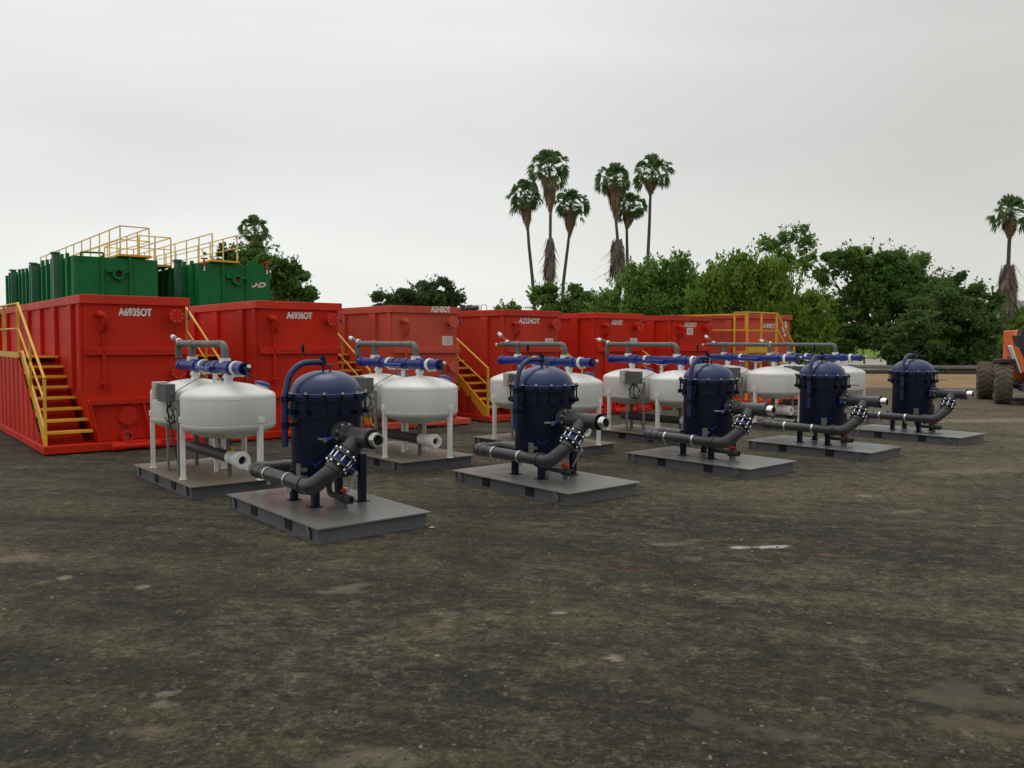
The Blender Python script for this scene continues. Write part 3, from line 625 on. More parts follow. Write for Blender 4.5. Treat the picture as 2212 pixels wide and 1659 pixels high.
    MB().add([(.06, .12, .1401), (.60, .12, .1401), (.60, 1.95, 1.36), (.06, 1.95, 1.36), ], [(0, 1, 2, 3)]).build('stair_backing', mat, stc)
    for k in range(8):
        z = .335 + .162 * k; y = -.03 + .262 * k; w = .72 - .02 * k
        MB().box(.06, min(w, .70), y, y + .035, z - .035, z).box(.06, min(w, .70), y + .0351, y + .22, z - .02, z - .002).build('step', YEL, stc)
    rl = MB(); rr = .017
    a0, a1 = (.03, -.10, 1.16), (.03, 2.10, 2.36)
    rl.tube([a0, a1, (.03, L, 2.36)], .021, 10).tube([(.03, -.10, .80), (.03, 2.10, 1.93), (.03, L, 1.93)], .016, 10)
    rl.bar((.03, -.08, .14), (.03, -.08, 1.15), .040, .040)
    rl.bar((.03, 1.05, .80), (.03, 1.05, 1.78), .035, .035)
    y = 2.10
    while y < L: rl.bar((.03, y, 1.53), (.03, y, 2.355), .04, .04); y += 1.55
    rl.build('handrail', YEL, root)
    MB().cyl((.018, .56, .50), (.004, .56, .50), .040, 16).build('lamp_socket', DBLK, stc)
    if txt:
        yt = -.023 if tz > 2.3 else F - .003
        text_mesh(txt, tx[1] - tx[0], .115, 'lettering', LET, wall, onfront(tx[0], yt, tz))
    if placard:
        q = MB().box(placard[0], placard[1], F - .008, F - .0005, placard[2], placard[3]).build('placard', SIGN, root)
        PINK = bpy.data.materials.get('faded_print') or paint('faded_print', (.5, .30, .28), .7, .2)
        ln = MB()
        for k in range(5): ln.box(placard[0] + .03, placard[1] - .03 - .02 * (k % 2), F - .0105, F - .0085, placard[3] - .045 - .03 * k, placard[3] - .032 - .03 * k)
        ln.build('printed_lines', PINK, q)
    return root
make_tank(0, 'A6935OT', (1.12, 1.615), 2.135, RED, RED_LIT, 'red open top tank lettered A6935OT with yellow stairs, nearest and leftmost')
make_tank(2.806, 'A6936OT', (1.14, 1.63), 2.145, RED, RED_LIT, 'red open top tank lettered A6936OT, behind the nearest blue vessel')
make_tank(5.55, 'A2145OT', (1.48, 1.95), 2.342, REDF, REDF, 'faded scuffed red open top tank lettered A2145OT on its rim', (1.79, 2.04, 1.66, 1.85))
make_tank(8.418, 'A2224OT', (.98, 1.58), 2.15, REDM, REDM, 'red open top tank lettered A2224OT, behind the second nearest blue vessel', (1.76, 2.0, 1.63, 1.82))
make_tank(11.22, 'A5211OT', (1.13, 1.51), 2.165, RED, RED_LIT, 'bright red open top tank lettered A5211OT with a small white placard', (1.79, 2.05, 1.71, 1.84))
make_tank(14.03, 'A3230OT', (1.09, 1.60), 2.155, RED, REDM, 'red open top tank with placard right under its lettering, next to the yellow cage', (1.19, 1.44, 1.94, 2.125))
# last tank of the row: no side stair, yellow cage and stair at its front
def last_tank():
    s = 17.8
    root = thing('caged_tank', MW(TKO.x + TU.x * s, TKO.y + TU.y * s, TA), 'faded red tank ending the row, with a yellow guard cage and front stair', 'tank', 'red open top storage tanks parked side by side')
    L = 9.0; sh = MB().box(.14, .18, .03, L, .14, 2.44).box(2.26, 2.30, .03, L, .14, 2.44).box(.181, 2.259, .03, .07, .14, 2.44).box(.181, 2.259, L - .04, L, .14, 2.44).box(.181, 2.259, .071, L - .041, .14, .18)
    for k in range(7): sh.box(.08, .139, .55 + 1.25 * k, .75 + 1.25 * k, .2, 2.40)
    w = sh.build('tank_wall', REDF, root, .01)
    MB().box(.08, 2.36, -.03, .06, 2.43, 2.57).box(.08, .16, .061, L, 2.43, 2.569).box(2.28, 2.36, .061, L, 2.43, 2.569).box(.161, 2.279, L - .05, L, 2.43, 2.569).build('top_rim', REDF, root, .01)
    MB().box(-.7, 2.36, -.9, L, .04, .138).build('base_frame', REDM, root)
    MB().box(.2, 2.25, -.03, .029, 1.30, 1.42).build('front_beam', REDF, root)
    c = MB(); y = -.5
    for x in (-.63, .04, .79): c.bar((x, y, 1.5), (x, y, 2.57), .045, .045); c.bar((x, y, .14), (x, y, 1.44), .05, .05)
    c.bar((-.653, y, 2.585), (.813, y, 2.585), .045, .04).bar((-.605, y, 2.08), (.015, y, 2.08), .035, .035).bar((.065, y, 2.08), (.765, y, 2.08), .035, .035)
    c.bar((-.63, -.47, 2.585), (-.63, -.08, 2.585), .04, .035).bar((-.63, -.08, 1.5), (-.63, -.08, 2.60), .04, .04).build('guard_cage', YEL, root)
    MB().box(-.66, .82, -.53, -.06, 1.44, 1.495).box(-.62, .40, -.56, -.5301, 1.46, 1.64).build('platform', YEL, root)
    r = MB().bar((.83, -.5, 2.55), (1.70, -.5, 1.67), .045, .045).bar((.83, -.5, 2.10), (1.62, -.5, 1.30), .04, .04).bar((.84, -.47, 1.42), (1.98, -.47, .22), .05, .16).bar((1.70, -.5, 1.68), (1.70, -.5, .60), .045, .045)
    r.bar((.84, -.10, 1.42), (1.98, -.10, .22), .05, .16)
    for k in range(6): r.box(.96 + .17 * k, 1.14 + .17 * k, -.445, -.126, 1.26 - .178 * k, 1.29 - .178 * k)
    r.build('staircase', YEL, root)
    r = MB(); x = -.1
    r.bar((x, -.1, 2.55), (x, 4.2, 2.55), .045, .045).bar((x, -.1, 2.10), (x, 4.2, 2.10), .04, .04)
    for yy in (-.08, 4.18): r.bar((x, yy, 2.12), (x, yy, 2.54), .04, .04)
    r.bar((x, 1.6, 1.78), (x, 1.6, 2.08), .04, .04).bar((x, 4.18, 1.5), (x, 4.18, 2.08), .04, .04).build('side_rail', YEL, root)
    text_mesh('A1840OT', .60, .12, 'lettering', LET, w, onfront(.90, .022, 2.175))
    for a, z in ((2.06, 2.34), (2.10, 2.24), (1.92, 2.20), (1.96, 2.10), (2.04, 1.97)): MB().box(a - .05, a + .05, .020, .0295, z - .045, z + .045).build('placard', SIGN, root)
last_tank()
# pump engine standing on the walkway of the A2224OT tank
M8 = MW(TKO.x + TU.x * 8.418, TKO.y + TU.y * 8.418, TA)
en = thing('pump_engine', M8, 'small dark pump engine on top of the tank rim between A2145OT and A2224OT', 'engine')
eb = MB().cyl((.66, 1.15, 2.512), (.66, 1.52, 2.512), .052, 16).cyl((.66, 1.50, 2.50), (.66, 1.80, 2.50), .036, 12).box(.61, .71, 1.67, 1.77, 2.46, 2.60).cyl((.66, 1.38, 2.54), (.66, 1.52, 2.54), .055, 14)
eb.build('engine_body', DSTEEL, en); MB().box(.62, .70, 1.05, 1.85, 2.4495, 2.462).build('mount', DSTEEL, en)
for y0, y1 in ((.95, 1.35), (.70, .90)):
    h = thing('hoop_rail', M8, 'thin grey %s hoop rail on the tank rim beside the dark pump engine' % ('wide' if y1 > 1 else 'narrow'), 'rail', 'hoop rails on the tank rim')
    MB().tube(fillet([(.585, y0, 2.449), (.585, y0, 2.57), (.585, y1, 2.57), (.585, y1, 2.449)], .03, 5), .007, 8).build('hoop', POST, h)

lq = at(934, 1143, 1) - Vector((0, 0, EYE)); lq = lq * (-EYE / lq.z)
dl = MB().add([(lq.x - .03, lq.y, .004), (lq.x, lq.y - .022, .012), (lq.x + .04, lq.y + .004, .006), (lq.x + .004, lq.y + .026, .020)], [(0, 1, 2), (0, 2, 3)]).build('dry_leaf', paint('dry_leaf_tan', (.50, .33, .16), .8, .2))
tag(dl, 'curled tan leaf on the ground by the right corner of the nearest skid', 'leaf')
# ------------------------------------------------------------------ tall green tanks behind
def green_tank(x, y, label, logo):
    root = thing('green_tank', MW(x, y, TA), label, 'tank', 'tall green tanks behind the red ones')
    Wd, L, H = 2.34, 12.5, 4.18
    w = MB().box(0, Wd, 0, .05, .9, H).box(0, .05, .051, L, .9, H).box(Wd - .05, Wd, .051, L, .9, H).box(.051, Wd - .051, L - .05, L, .9, H).box(.051, Wd - .051, .051, L - .051, .9, .95)
    w.prism([(.0, .12), (Wd, .12), (Wd, .9), (0, .9)], .3, L, 'y')
    for xx in (.72, 1.50): w.box(xx, xx + .09, -.07, -.0005, .95, H + .04)
    for k in range(16): w.box(-.09, -.0005, .45 + .75 * k, .60 + .75 * k, .95, H + .10 + .03 * (k % 3))
    for k in range(16): w.box(Wd + .0005, Wd + .08, .45 + .75 * k, .60 + .75 * k, .95, H)
    wall = w.build('tank_wall', GRN, root, .012)
    MB().box(-.1, Wd + .1, -.3, L, 0, .12).build('base_frame', GRN, root)
    # bulkier corner posts, fenders and roller lugs
    for yy, hh, wd in ((1.35, .16, .30), (5.0, .10, .20), (9.2, .14, .12)):
        MB().box(-.26, -.0901, yy, yy + wd, 2.0, H + hh - .02).box(-.30, -.08, yy - .04, yy + wd + .04, H + hh - .0199, H + hh + .03).build('corner_post', GRNF, root)
    p = MB().ring((1.19, -.16, 3.70), (1.19, .0, 3.70), .17, .105, 28).build('inlet_port', GRN, root)
    MB().cyl((1.19, -.02, 3.70), (1.19, -.05, 3.70), .104, 20).build('port_bore', RUST if logo else DBLK, p)
    MB().box(.86, 1.02, -.10, -.0005, 3.74, 3.82).box(1.36, 1.495, -.10, -.0005, 3.74, 3.82).build('port_bracket', GRN, p)
    if not logo:
        MB().tube(fillet([(.20, -.03, 4.02), (.20, -.03, H + .10), (.80, -.03, H + .12), (.80, -.03, 2.6)], .03, 5), .028, 8).build('hook_rail', GRN, root)
        MB().box(.02, .06, -.012, -.0005, 3.2, 4.0).build('paint_streak', GRNF, wall)
    else:
        for xx in (.16, 2.22):
            MB().bar((xx, -.03, H - .10), (xx, -.03, H + .12), .05, .05).bar((xx - .10, -.03, H + .145), (xx + .12, -.03, H + .145), .05, .045).build('red_hook', REDM, root)
            MB().bar((xx, -.035, H - .25), (xx, -.035, H - .105), .04, .04).build('white_tip', WHTP, root)
        MB().prism([(1.60, H), (1.60, H + .18), (1.85, H + .12), (2.2, H)], .0, .05, 'y').build('side_cheek', GRN, root)
        bx, bz, yv = 1.70, 3.49, -.005
        OLV = paint('olive_logo_field', (.13, .12, .02), .6, .4)
        MB().prism([(bx, bz), (bx + .47, bz), (bx + .56, bz + .17), (bx + .09, bz + .17)], yv, -.0005, 'y').build('logo_field', OLV, wall)
        lg = MB()
        def stroke(pts, wdt=.044):
            for a, b_ in zip(pts[:-1], pts[1:]): lg.bar((bx + a[0], yv - .003, bz + a[1]), (bx + b_[0], yv - .003, bz + b_[1]), .006, wdt, (0, 0, 1)) if abs(b_[1] - a[1]) < .02 else lg.tube([(bx + a[0], yv - .008, bz + a[1]), (bx + b_[0], yv - .008, bz + b_[1])], wdt / 2, 6)
        stroke([(.01, .02), (.115, .02), (.165, .135), (.215, .035), (.24, .02), (.36, .02), (.43, .055), (.475, .11), (.46, .14), (.40, .15), (.31, .15), (.26, .06)])
        lg.build('logo', WHTP, wall)
    # walkway and railings on the roof
    xs = (1.27, 2.09) if not logo else (.42, 1.22)
    MB().box(xs[0] - .05, xs[1] + .05, -.10, L, H + .061, H + .12).build('roof_walkway', YEL, root)
    rl = MB()
    for x_ in xs:
        rl.bar((x_, -.05, H + .95), (x_, L, H + .95), .030, .030).bar((x_, -.05, H + .55), (x_, L, H + .55), .024, .024)
        y_ = -.04
        while y_ < L: rl.bar((x_, y_, H + .12), (x_, y_, H + .94), .034, .034); y_ += 1.25
    if not logo: rl.bar((xs[0], -.04, H + .95), (xs[1], -.04, H + .95), .035, .035).bar((xs[0], -.04, H + .55), (xs[1], -.04, H + .55), .028, .028)
    rl.build('guard_rail', PYEL, root)
    if not logo:
        MB().box(Wd + .10, Wd + 1.15, 2.4, 7.0, H + .02, H + .09).build('side_platform', YEL, root)
        r2 = MB()
        for y_ in (2.42, 6.98): r2.bar((Wd + .12, y_, H + 1.0), (Wd + 1.13, y_, H + 1.0), .035, .035).bar((Wd + .12, y_, H + .6), (Wd + 1.13, y_, H + .6), .028, .028)
        for x_ in (Wd + .12, Wd + .62, Wd + 1.13):
            for y_ in (2.42, 6.98): r2.bar((x_, y_, H + .09), (x_, y_, H + 1.0), .04, .04)
        for x_ in (Wd + .12, Wd + 1.13): r2.bar((x_, 2.45, H + 1.0), (x_, 6.95, H + 1.0), .035, .035)
        r2.build('platform_rail', PYEL, root)
green_tank(-12.7, 24.0, 'tall green tank on the left with yellow railed roof walkway and a plain round port', False)
green_tank(-9.9, 26.2, 'tall green tank on the right carrying a small white logo on its end wall', True)

# ------------------------------------------------------------------ orange telehandler at the right edge
def wheel(root, x, y, r, w, steer=0):
    t = Matrix.Translation((x, y, r)) @ Matrix.Rotation(R(steer), 4, 'Z')
    e = bpy.data.objects.new('wheel', None)
    mb = MB(); prof = [(.52, -.5), (.80, -.5), (.94, -.46), (.985, -.36), (1.0, -.2), (1.0, .2), (.985, .36), (.94, .46), (.80, .5), (.52, .5)]
    n = 40; vs = []
    for a, b_ in prof: vs += [t @ Vector((b_ * w, a * r * math.cos(2 * math.pi * j / n), a * r * math.sin(2 * math.pi * j / n))) for j in range(n)]
    mb.add(vs, [(i * n + j, (i + 1) * n + j, (i + 1) * n + (j + 1) % n, i * n + (j + 1) % n) for i in range(len(prof) - 1) for j in range(n)], True)
    for k in range(22):
        for sg in (-1, 1):
            a = 2 * math.pi * (k + (.25 if sg > 0 else -.25)) / 22; a2 = a + .16
            p = t @ Vector((sg * w * .02, r * math.cos(a) * 1.0, r * math.sin(a) * 1.0)); q = t @ Vector((sg * w * .47, r * .985 * math.cos(a2), r * .985 * math.sin(a2)))
            mb.bar(p, q, r * .075, r * .06, (0, math.cos(a), math.sin(a)))
    o = mb.build('wheel', TYRE, root)
    rm = MB(); c = t @ Vector((0, 0, 0)); ax = (t.to_3x3() @ Vector((1, 0, 0)))
    rm.cyl(c - ax * w * .36, c + ax * w * .36, r * .53, 28).cyl(c - ax * w * .50, c + ax * w * .40, r * .2, 16)
    rm.build('rim', POST, o)
    return o
tz = thing('telehandler', MW(14.35, 23.9, 90 + 18), 'orange telehandler with dusty tyres cut off by the right edge', 'telehandler')
for x, y in ((-.1, 0), (-.1, 2.25), (1.75, 0), (1.75, 2.25)): wheel(tz, x, y, .585, .44, -9)
MB().box(.30, 1.35, -.45, 3.3, .42, .66).box(.18, 1.5, -.85, -.4501, .40, .60).prism([(.26, .60), (1.5, .60), (1.5, .72), (.42, .72)], -.85, -.46, 'y').build('chassis', DSTEEL, tz, .02)
MB().cyl((-.0, .0, .58), (1.7, .0, .58), .10, 12).cyl((-.0, 2.25, .58), (1.7, 2.25, .58), .10, 12).build('axle', DSTEEL, tz)
MB().prism([(.38, 1.78), (.66, 1.35), (1.45, 1.35), (1.55, 1.78), (1.5, 2.16), (.42, 2.16)], -.30, 1.1, 'y').build('engine_hood', ORGP, tz, .03)
MB().prism([(.30, 2.18), (.40, 2.18), (.34, 1.9), (.26, 1.9)], -.2, .3, 'y').build('mirror', DBLK, tz)
MB().prism([(.02, 1.70), (.20, 1.62), (.48, .92), (.30, .92)], -.35, .5, 'y').box(.52, 1.4, -.25, .9, .98, 1.24).prism([(.42, .97), (.64, .97), (.60, .67), (.50, .67)], -.30, .2, 'y').prism([(1.0, .97), (1.25, .97), (1.2, .67), (1.05, .67)], -.30, .2, 'y').build('mast_frame', ORG, tz, .015)
MB().prism([(-.02, 1.67), (.019, 1.69), (.28, .92), (.25, .92)], -.36, .0, 'y').build('white_stripe', WHTP, tz)
MB().box(.30, 1.5, -.22, 1.4, 1.2401, 1.3499).prism([(.14, 1.98), (.34, 1.98), (.52, 1.36), (.30, 1.36)], -.28, .3, 'y').box(-.28, .22, -.3, .5, 1.19, 1.30).build('boom_housing', DBLK, tz, .02)
MB().cyl((.42, -.48, .86), (.60, -.50, .86), .05, 12).build('headlight', ALU, tz)
MB().cyl((.62, -.42, .80), (1.45, -.42, .80), .11, 14).build('hydraulic_ram', DSTEEL, tz)
MB().box(.4, 1.4, 1.15, 2.9, .6601, 1.2).box(.45, 1.35, 1.4, 2.6, 1.2001, 2.15).build('cab', ORG, tz, .03)

# ------------------------------------------------------------------ rail beyond the lot and faraway building
gp = at(1740, 795, 47); gq = at(2330, 795, 47)
kr = thing('guard_rail', Matrix(), 'long low grey rail between the tan dirt verge and the dark trees', 'barrier')
x0, x1, yk = 12.0, 36.0, 46.5
MB().box(x0, x1, yk, yk + .12, .30, .50).box(x0, x1, yk - .04, yk - .001, .36, .44).build('rail_beam', POST, kr)
ps = MB()
MB().box(x0, x1, yk + .121, yk + .5, .0, .16).build('kerb', DSTEEL, kr)
xx = x0 + .5
while xx < x1: MB().box(xx, xx + .14, yk + .03, yk + .11, .0, .299).build('post', DSTEEL, kr); xx += 3.0
fb = thing('far_building', MW(0, 0, 90), 'pale grey block with upright fins far off behind the right palm', 'building')
q0 = at(2188, 640, 330); q1 = at(2330, 640, 330)
FAR = paint('haze_pale_cladding', (.50, .50, .50), .8, .2); FARW = paint('haze_pale_glazing', (.40, .41, .43), .4, .2)  # distance haze is mixed into both pale colours
MB().box(q0.x, q1.x, 330, 345, 0, q0.z).build('wall', FAR, fb)
fn = MB()
k = 0; x_ = q0.x + .8
while x_ < q1.x - 1: MB().box(x_, x_ + .7, 329.6, 329.99, 1, q0.z - 1).build('window', FARW, fb); x_ += 1.9

# ------------------------------------------------------------------ trees
def mesh_np(name, verts, nface_verts, mat, parent):
    me = bpy.data.meshes.new(name); nv = len(verts); nf = nv // nface_verts
    me.vertices.add(nv); me.vertices.foreach_set('co', verts.astype(np.float32).ravel())
    me.loops.add(nv); me.loops.foreach_set('vertex_index', np.arange(nv, dtype=np.int32))
    me.polygons.add(nf); me.polygons.foreach_set('loop_start', np.arange(0, nv, nface_verts, dtype=np.int32)); me.polygons.foreach_set('loop_total', np.full(nf, nface_verts, dtype=np.int32))
    me.update(calc_edges=True); me.materials.append(mat)
    o = bpy.data.objects.new(name, me); S.collection.objects.link(o); o.parent = parent; return o
def leaves(centers, size, asp=.5, droop=0.0):
    n = len(centers); d1 = rng.normal(size=(n, 3)); d1[:, 2] -= droop * 2.2; d1 /= np.linalg.norm(d1, axis=1)[:, None]
    d2 = rng.normal(size=(n, 3)); d2 -= (d2 * d1).sum(1)[:, None] * d1; d2 /= np.linalg.norm(d2, axis=1)[:, None]
    s = size * (.6 + .8 * rng.random((n, 1)))
    a, b_ = d1 * s, d2 * s * asp
    return np.stack([centers - a, centers - b_ * .9, centers + a, centers + b_], 1).reshape(-1, 3)
def tree(name, blobs, Y, base_px, mat, label, cat='tree', group=None, leaf=.12, n=260, droop=0, fill=1.0, trunk=.22, depth=1.0, sub=9, low=False, holes=.0, ybase=None):
    """blobs: (px, py, radius px); base_px: where the trunk meets the ground"""
    bx = at(base_px, 800, Y).x
    root = thing(name, Matrix.Translation((bx, Y, 0)), label, cat, group)
    C, V = [], []; tk = MB(); top = None
    for px, py, rp in blobs:
        c = at(px, py, Y + (rng.random() - .5) * 1.6 * depth); r = rp / FPX * Y
        c = np.array((c.x - bx, c.y - Y, max(c.z, r * .4)))
        ns = max(4, int(sub * (.6 + rp / 60)))
        dirs = rng.normal(size=(ns, 3)); dirs /= np.linalg.norm(dirs, axis=1)[:, None]
        sc = c + dirs * (r * (.45 + .45 * rng.random((ns, 1)))) * np.array((1, depth, .9))
        for q in sc:
            rs = r * (.26 + .32 * rng.random()); k = int(1.6 * n * fill * (rs / (r * .35)) ** 2 * (.5 + rp / 60) / 2)
            p = rng.normal(size=(k, 3)); p /= np.linalg.norm(p, axis=1)[:, None]; p *= (rs * (rng.random((k, 1)) ** .45))
            p[:, 2] *= .75
            if droop: p[:, 2] -= np.abs(rng.normal(size=k)) * rs * droop; p[:, :2] *= .8
            V.append(q + p)
        # sprays poking out of the outline
        k = int(26 * (1 - holes) + 6); dd = rng.normal(size=(k, 3)); dd /= np.linalg.norm(dd, axis=1)[:, None]
        for q in dd:
            ll = rng.random(12)[:, None] * .50 * (.6 + rng.random()) + .78; V.append(c + q * r * ll + rng.normal(size=(12, 3)) * r * .05)
    P = np.concatenate(V); P = P[P[:, 2] > .05]
    mesh_np('crown', leaves(P, leaf * .80, .55, droop), 4, mat, root)
    cs = [at(px, py, Y) for px, py, rp in blobs]; cx_ = sum(c.x for c in cs) / len(cs) - bx; cz = sum(c.z for c in cs) / len(cs)
    fork = Vector((cx_ * .35, 0, cz * .42))
    tk.tube([(0, 0, -.05), (cx_ * .08, .0, cz * .2), fork], [trunk, trunk * .8, trunk * .62], 9)
    for (px, py, rp), c in zip(blobs, cs):
        e = Vector((c.x - bx, rng.normal() * .3, max(c.z, .6))); mid = fork.lerp(e, .5) + Vector((rng.normal() * .15, rng.normal() * .2, .15))
        tk.tube([fork - Vector((0, 0, .15)), mid, e], [trunk * .45, trunk * .25, trunk * .07], 6)
        for _ in range(3):
            e2 = e + Vector((rng.normal(), rng.normal() * .6, abs(rng.normal()) * .7)) * rp / FPX * Y * .6
            tk.tube([mid.lerp(e, .5), e2], [trunk * .14, trunk * .03], 5)
    tk.build('trunk', TRK, root)
    return root
G = 'trees beyond the lot'
tree('broadleaf_tree', [(505, 600, 55), (545, 565, 40), (590, 585, 38), (620, 610, 40), (645, 640, 30), (560, 640, 60), (610, 660, 50), (655, 655, 20), (490, 560, 22), (628, 585, 20)], 50, 560, LF_OAK, 'dark broadleaf tree rising behind the green tank with the logo', group=G, leaf=.14, n=330)
tree('broadleaf_tree', [(830, 660, 30), (870, 650, 32), (905, 640, 35), (945, 632, 30), (975, 640, 24), (930, 665, 45), (990, 650, 12), (860, 680, 40), (812, 645, 10)], 62, 915, LF_OLV, 'lone rounded dark tree showing above the faded A2145OT tank', group=G, leaf=.12, n=300)
tree('broadleaf_tree', [(1085, 672, 16), (1108, 668, 15), (1098, 690, 25)], 66, 1098, LF_MID, 'small green treetop just left of the leftmost tall palms, low over the A2224OT tank', group=G, leaf=.12, n=200)
tree('broadleaf_tree', [(1165, 640, 26), (1190, 632, 26), (1180, 665, 40), (1215, 660, 30), (1240, 640, 26), (1270, 650, 26), (1245, 680, 40), (1290, 670, 30)], 62, 1215, LF_OAK, 'dark green bushy tree at the feet of the left trio of palms', group=G, leaf=.12, n=300)
tree('pepper_tree', [(1330, 640, 42), (1375, 600, 38), (1410, 590, 38), (1450, 580, 36), (1475, 610, 40), (1350, 680, 60), (1420, 660, 60), (1480, 665, 50), (1300, 670, 35), (1398, 630, 50), (1470, 560, 16)], 56, 1400, LF_MID, 'wide feathery green tree under the right trio of palms', group=G, leaf=.13, n=330, droop=.8)
tree('pepper_tree', [(1560, 600, 45), (1610, 580, 48), (1660, 590, 50), (1520, 640, 40), (1590, 650, 60), (1665, 650, 62), (1720, 640, 52), (1755, 680, 45), (1700, 705, 60), (1760, 735, 40), (1640, 710, 60), (1535, 690, 50), (1590, 565, 26), (1720, 740, 45), (1778, 700, 22)], 52, 1660, LF_WIL, 'broad yellow green weeping tree behind the caged red tank', group=G, leaf=.13, n=380, droop=1.2)
tree('eucalyptus_tree', [(1655, 522, 20), (1675, 535, 20), (1700, 508, 22), (1725, 500, 22), (1740, 520, 20), (1745, 545, 18), (1715, 555, 22), (1690, 560, 22), (1735, 570, 16)], 60, 1700, LF_MID, 'thin airy treetop with sky gaps above the weeping tree', group=G, leaf=.11, n=120, fill=.8, holes=.5, trunk=.16)
tree('oak_tree', [(1800, 565, 30), (1835, 555, 30), (1880, 560, 38), (1925, 565, 42), (1960, 580, 45), (1985, 610, 42), (1870, 600, 40), (1915, 625, 48), (1960, 650, 50), (1820, 660, 34), (1805, 700, 40), (1795, 745, 34), (1880, 665, 40), (2000, 660, 45), (1780, 590, 20), (1845, 640, 40), (1830, 700, 40), (1860, 720, 34), (1810, 735, 34), (1790, 660, 34)], 58, 1925, LF_OAK, 'large dark oak with a leaning trunk and a window of sky in its crown', group=G, leaf=.13, n=330, trunk=.3)
tree('scrub_tree', [(2030, 620, 36), (2065, 615, 36), (2100, 635, 32), (2120, 655, 28), (2050, 665, 50), (2100, 690, 50), (2135, 700, 35), (2020, 700, 45), (2070, 730, 50), (2115, 745, 42), (1970, 720, 45), (1985, 765, 35), (2040, 770, 40), (2090, 775, 38), (2130, 765, 30), (1995, 735, 40), (2010, 660, 40), (2145, 640, 22)], 54, 2060, LF_DRK, 'dark scrubby tree between the leaning oak and the right palm', group=G, leaf=.12, n=330)
tree('broadleaf_tree', [(1925, 745, 30), (1955, 765, 26), (1905, 718, 22), (1945, 715, 26), (2010, 740, 34), (1985, 690, 30)], 51, 1960, LF_DRK, 'low dark shrubby growth under the leaning oak', cat='shrub', leaf=.11, n=300, trunk=.1)
tree('broadleaf_tree', [(2190, 700, 34), (2225, 690, 40), (2205, 740, 40), (2160, 745, 30), (2230, 750, 50), (2180, 775, 25)], 64, 2200, LF_WIL, 'light green tree at the right edge behind the telehandler', group=G, leaf=.13, n=300)
tree('broadleaf_tree', [(1810, 770, 14), (1830, 752, 14), (1785, 770, 20), (1850, 735, 14)], 88, 1820, LF_MID, 'small bush in the grassy gap left of the leaning oak', cat='shrub', leaf=.13, n=120, trunk=.06)
# the oak's second, leaning trunk is a limb of its own shape
o = [x for x in S.objects if x.name.startswith('oak_tree')][0]
def rel(px, py): q = at(px, py, 58); return (q.x - o.location.x, -.5, q.z)
MB().tube([rel(1965, 790), rel(1930, 755), rel(1895, 715), rel(1880, 680)], [.30, .26, .2, .14], 9).tube([rel(1895, 715), rel(1850, 690), rel(1820, 665)], [.12, .09, .05], 7).build('leaning_trunk', TRK, o)
# far wood closing the horizon
wv = []
for k in range(260):
    x_ = -260 + 620 * rng.random(); y_ = 300 + 60 * rng.random(); h_ = 5 + 5 * rng.random()
    p = rng.normal(size=(90, 3)) * np.array((5, 3, h_ * .32)); p[:, 2] += h_ * .45; wv.append(p + np.array((x_, y_, 0)))
P = np.concatenate(wv); P = P[P[:, 2] > .1]
fw = mesh_np('distant_wood', leaves(P, 1.3, .8), 4, LF_OAK, None); tag(fw, 'far off band of trees closing the horizon', 'wood', kind='stuff')

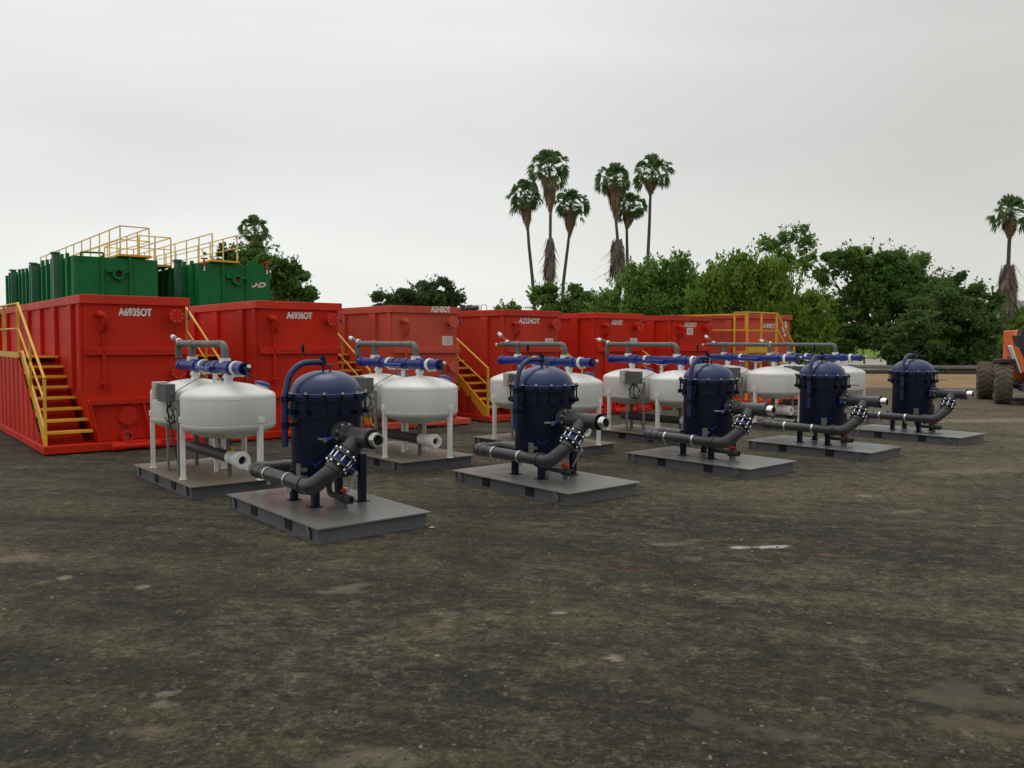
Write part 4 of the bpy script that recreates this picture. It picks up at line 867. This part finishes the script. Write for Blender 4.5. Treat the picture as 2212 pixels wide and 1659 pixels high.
# ------------------------------------------------------------------ palms
def palm(path, crown, cr, Y, label, skirt, lower=None, group='tall fan palms against the grey sky', nf=34, tr=.13):
    """path: trunk points in px from ground up; crown centre px, radius px; skirt: bottom px y; lower: (y0, y1, half width px)"""
    b0 = at(path[0][0], 800, Y); root = thing('fan_palm', Matrix.Translation((b0.x, Y, 0)), label, 'palm', group)
    rel = lambda px, py: at(px, py, Y) - Vector((b0.x, Y, 0))
    pts = [Vector((0, 0, -.05))] + [rel(*p) for p in path[1:]] + [rel(*crown)]
    n = len(pts); MB().tube(pts, [tr * (1.35 - .55 * i / (n - 1)) for i in range(n)], 10).build('trunk', BRK, root)
    c = rel(*crown); k = Y / FPX; rr = cr * k; V = []
    for i in range(nf + 9):
        core = i >= nf; i_ = i; i = i - nf if core else i
        th = i * 2.39996 + rng.random() * .5; el = .7 + .8 * rng.random() if core else math.asin(-.70 + 1.62 * (i + .5) / nf)
        d = np.array((math.cos(th) * math.cos(el), math.sin(th) * math.cos(el), math.sin(el)))
        L1 = rr * ((.15 + .30 * rng.random()) if core else (.38 + .42 * rng.random())); base = np.array(c) + d * L1 + np.array((0, 0, (.05 - .22 * (L1 / rr) ** 2 * (not core)) * rr))
        side = np.cross(d, (0, 0, 1)); side /= max(1e-3, np.linalg.norm(side)); up = np.cross(side, d); ro = rng.normal() * .8; side, up = side * math.cos(ro) + up * math.sin(ro), up * math.cos(ro) - side * math.sin(ro)
        V += [np.array(c) - side * .05, np.array(c) + side * .05, base]                   # leaf stalk
        lf = rr * ((.50 if core else .36) + .10 * rng.random())
        for j in range(13):
            a = (j - 6) / 6 * (.55 if core else 1.25); dd = d * math.cos(a) + side * math.sin(a) + up * (.12 * rng.normal()); dd = dd / np.linalg.norm(dd)
            w_ = np.cross(dd, up); w_ = w_ / max(1e-3, np.linalg.norm(w_)) * lf * .11
            m_ = base + dd * lf * .62; tip = base + dd * lf + np.array((0, 0, -lf * (.05 if core else .40) * (.6 + .8 * rng.random())))
            V += [base, m_ - w_, m_ + w_, m_ - w_, tip, m_ + w_]
    mesh_np('crown', np.array(V), 3, LF_PLM, root)
    def hang(y0, y1, w0, w1, name, mat, cnt, ragged=.35):
        V = []; x0 = crown[0] if name == 'dead_skirt' else None
        for i in range(cnt):
            t = rng.random() ** .8; py = y0 + (y1 - y0) * t * .8
            if x0 is None:
                ys = [p[1] for p in path]; xs = [p[0] for p in path]; px = float(np.interp(py, ys[::-1], xs[::-1]))
            else: px = crown[0] + (path[-1][0] - crown[0]) * t
            q = np.array(rel(px, py)); a = rng.random() * 6.283; w_ = (w0 * .92 + (w1 - w0) * (t ** 1.6 if name == 'dead_skirt' else t)) * k * (.55 + .6 * rng.random() + .25 * math.sin(a * 3 + py * .12))
            p0 = q + np.array((math.cos(a), math.sin(a), 0)) * w_ * .75; ln = (y1 - y0) * k * (.20 + ragged * rng.random())
            jut = 1.0 + (.30 if name != 'dead_skirt' else .12) * max(0, rng.normal()) ** 2; p1 = q + np.array((math.cos(a), math.sin(a), 0)) * w_ * (.8 if name == 'dead_skirt' else 1.0) * jut + np.array((0, 0, -ln)); s_ = np.array((-math.sin(a), math.cos(a), 0)) * (.035 + .03 * rng.random())
            V += [p0 - s_, p0 + s_, (p0 + p1) / 2 + s_ * 1.4 + np.array((math.cos(a), math.sin(a), 0)) * w_ * .12, p0 - s_, (p0 + p1) / 2 + s_ * 1.4, p1]
        mesh_np(name, np.array(V), 3, mat, root)
    hang(crown[1] + cr * .20, skirt, cr * .47, cr * .10, 'dead_skirt', DEAD, 760, .15)
    if lower:
        hang(lower[0], lower[1], lower[2] * .75, lower[2] * 1.0, 'lower_skirt', DEADG, 1100, .22)
    return root
palm([(1155, 800), (1153, 665), (1148, 600), (1140, 530), (1137, 490)], (1131, 425), 40, 74, 'shorter palm left of the tallest, its slender trunk leaning left', 492)
palm([(1185, 800), (1185, 665), (1185, 600), (1186, 510), (1186, 450)], (1182, 366), 47, 72, 'tallest palm, long brown skirt under its crown, shaggy trunk low down', 455, (512, 602, 12))
palm([(1212, 800), (1213, 665), (1215, 610), (1223, 540), (1228, 495)], (1229, 442), 40, 75, 'palm right of the tallest one, its trunk curving right as it rises', 506)
palm([(1336, 800), (1335, 665), (1333, 595), (1331, 510), (1328, 480)], (1323, 386), 42, 72, 'left palm of the second trio with a thick shaggy grey lower trunk', 472, (512, 600, 17))
palm([(1356, 800), (1355, 665), (1354, 590), (1352, 530), (1351, 490)], (1358, 445), 36, 76, 'lowest crowned palm in the middle of the second trio', 492)
palm([(1394, 800), (1395, 665), (1397, 560), (1400, 480), (1401, 430)], (1405, 371), 44, 72, 'right palm of the second trio with a clean slender trunk', 418)
palm([(2170, 800), (2172, 730), (2174, 640), (2176, 560), (2178, 500)], (2180, 452), 42, 60, 'solitary palm at the right edge with a fat sheath of dead fronds on its trunk', 506, (560, 668, 19))
palm([(546, 800), (547, 665), (548, 600), (548, 545), (548, 535)], (548, 502), 35, 78, 'small solitary palm above the dark tree behind the green tank', 545, nf=30)
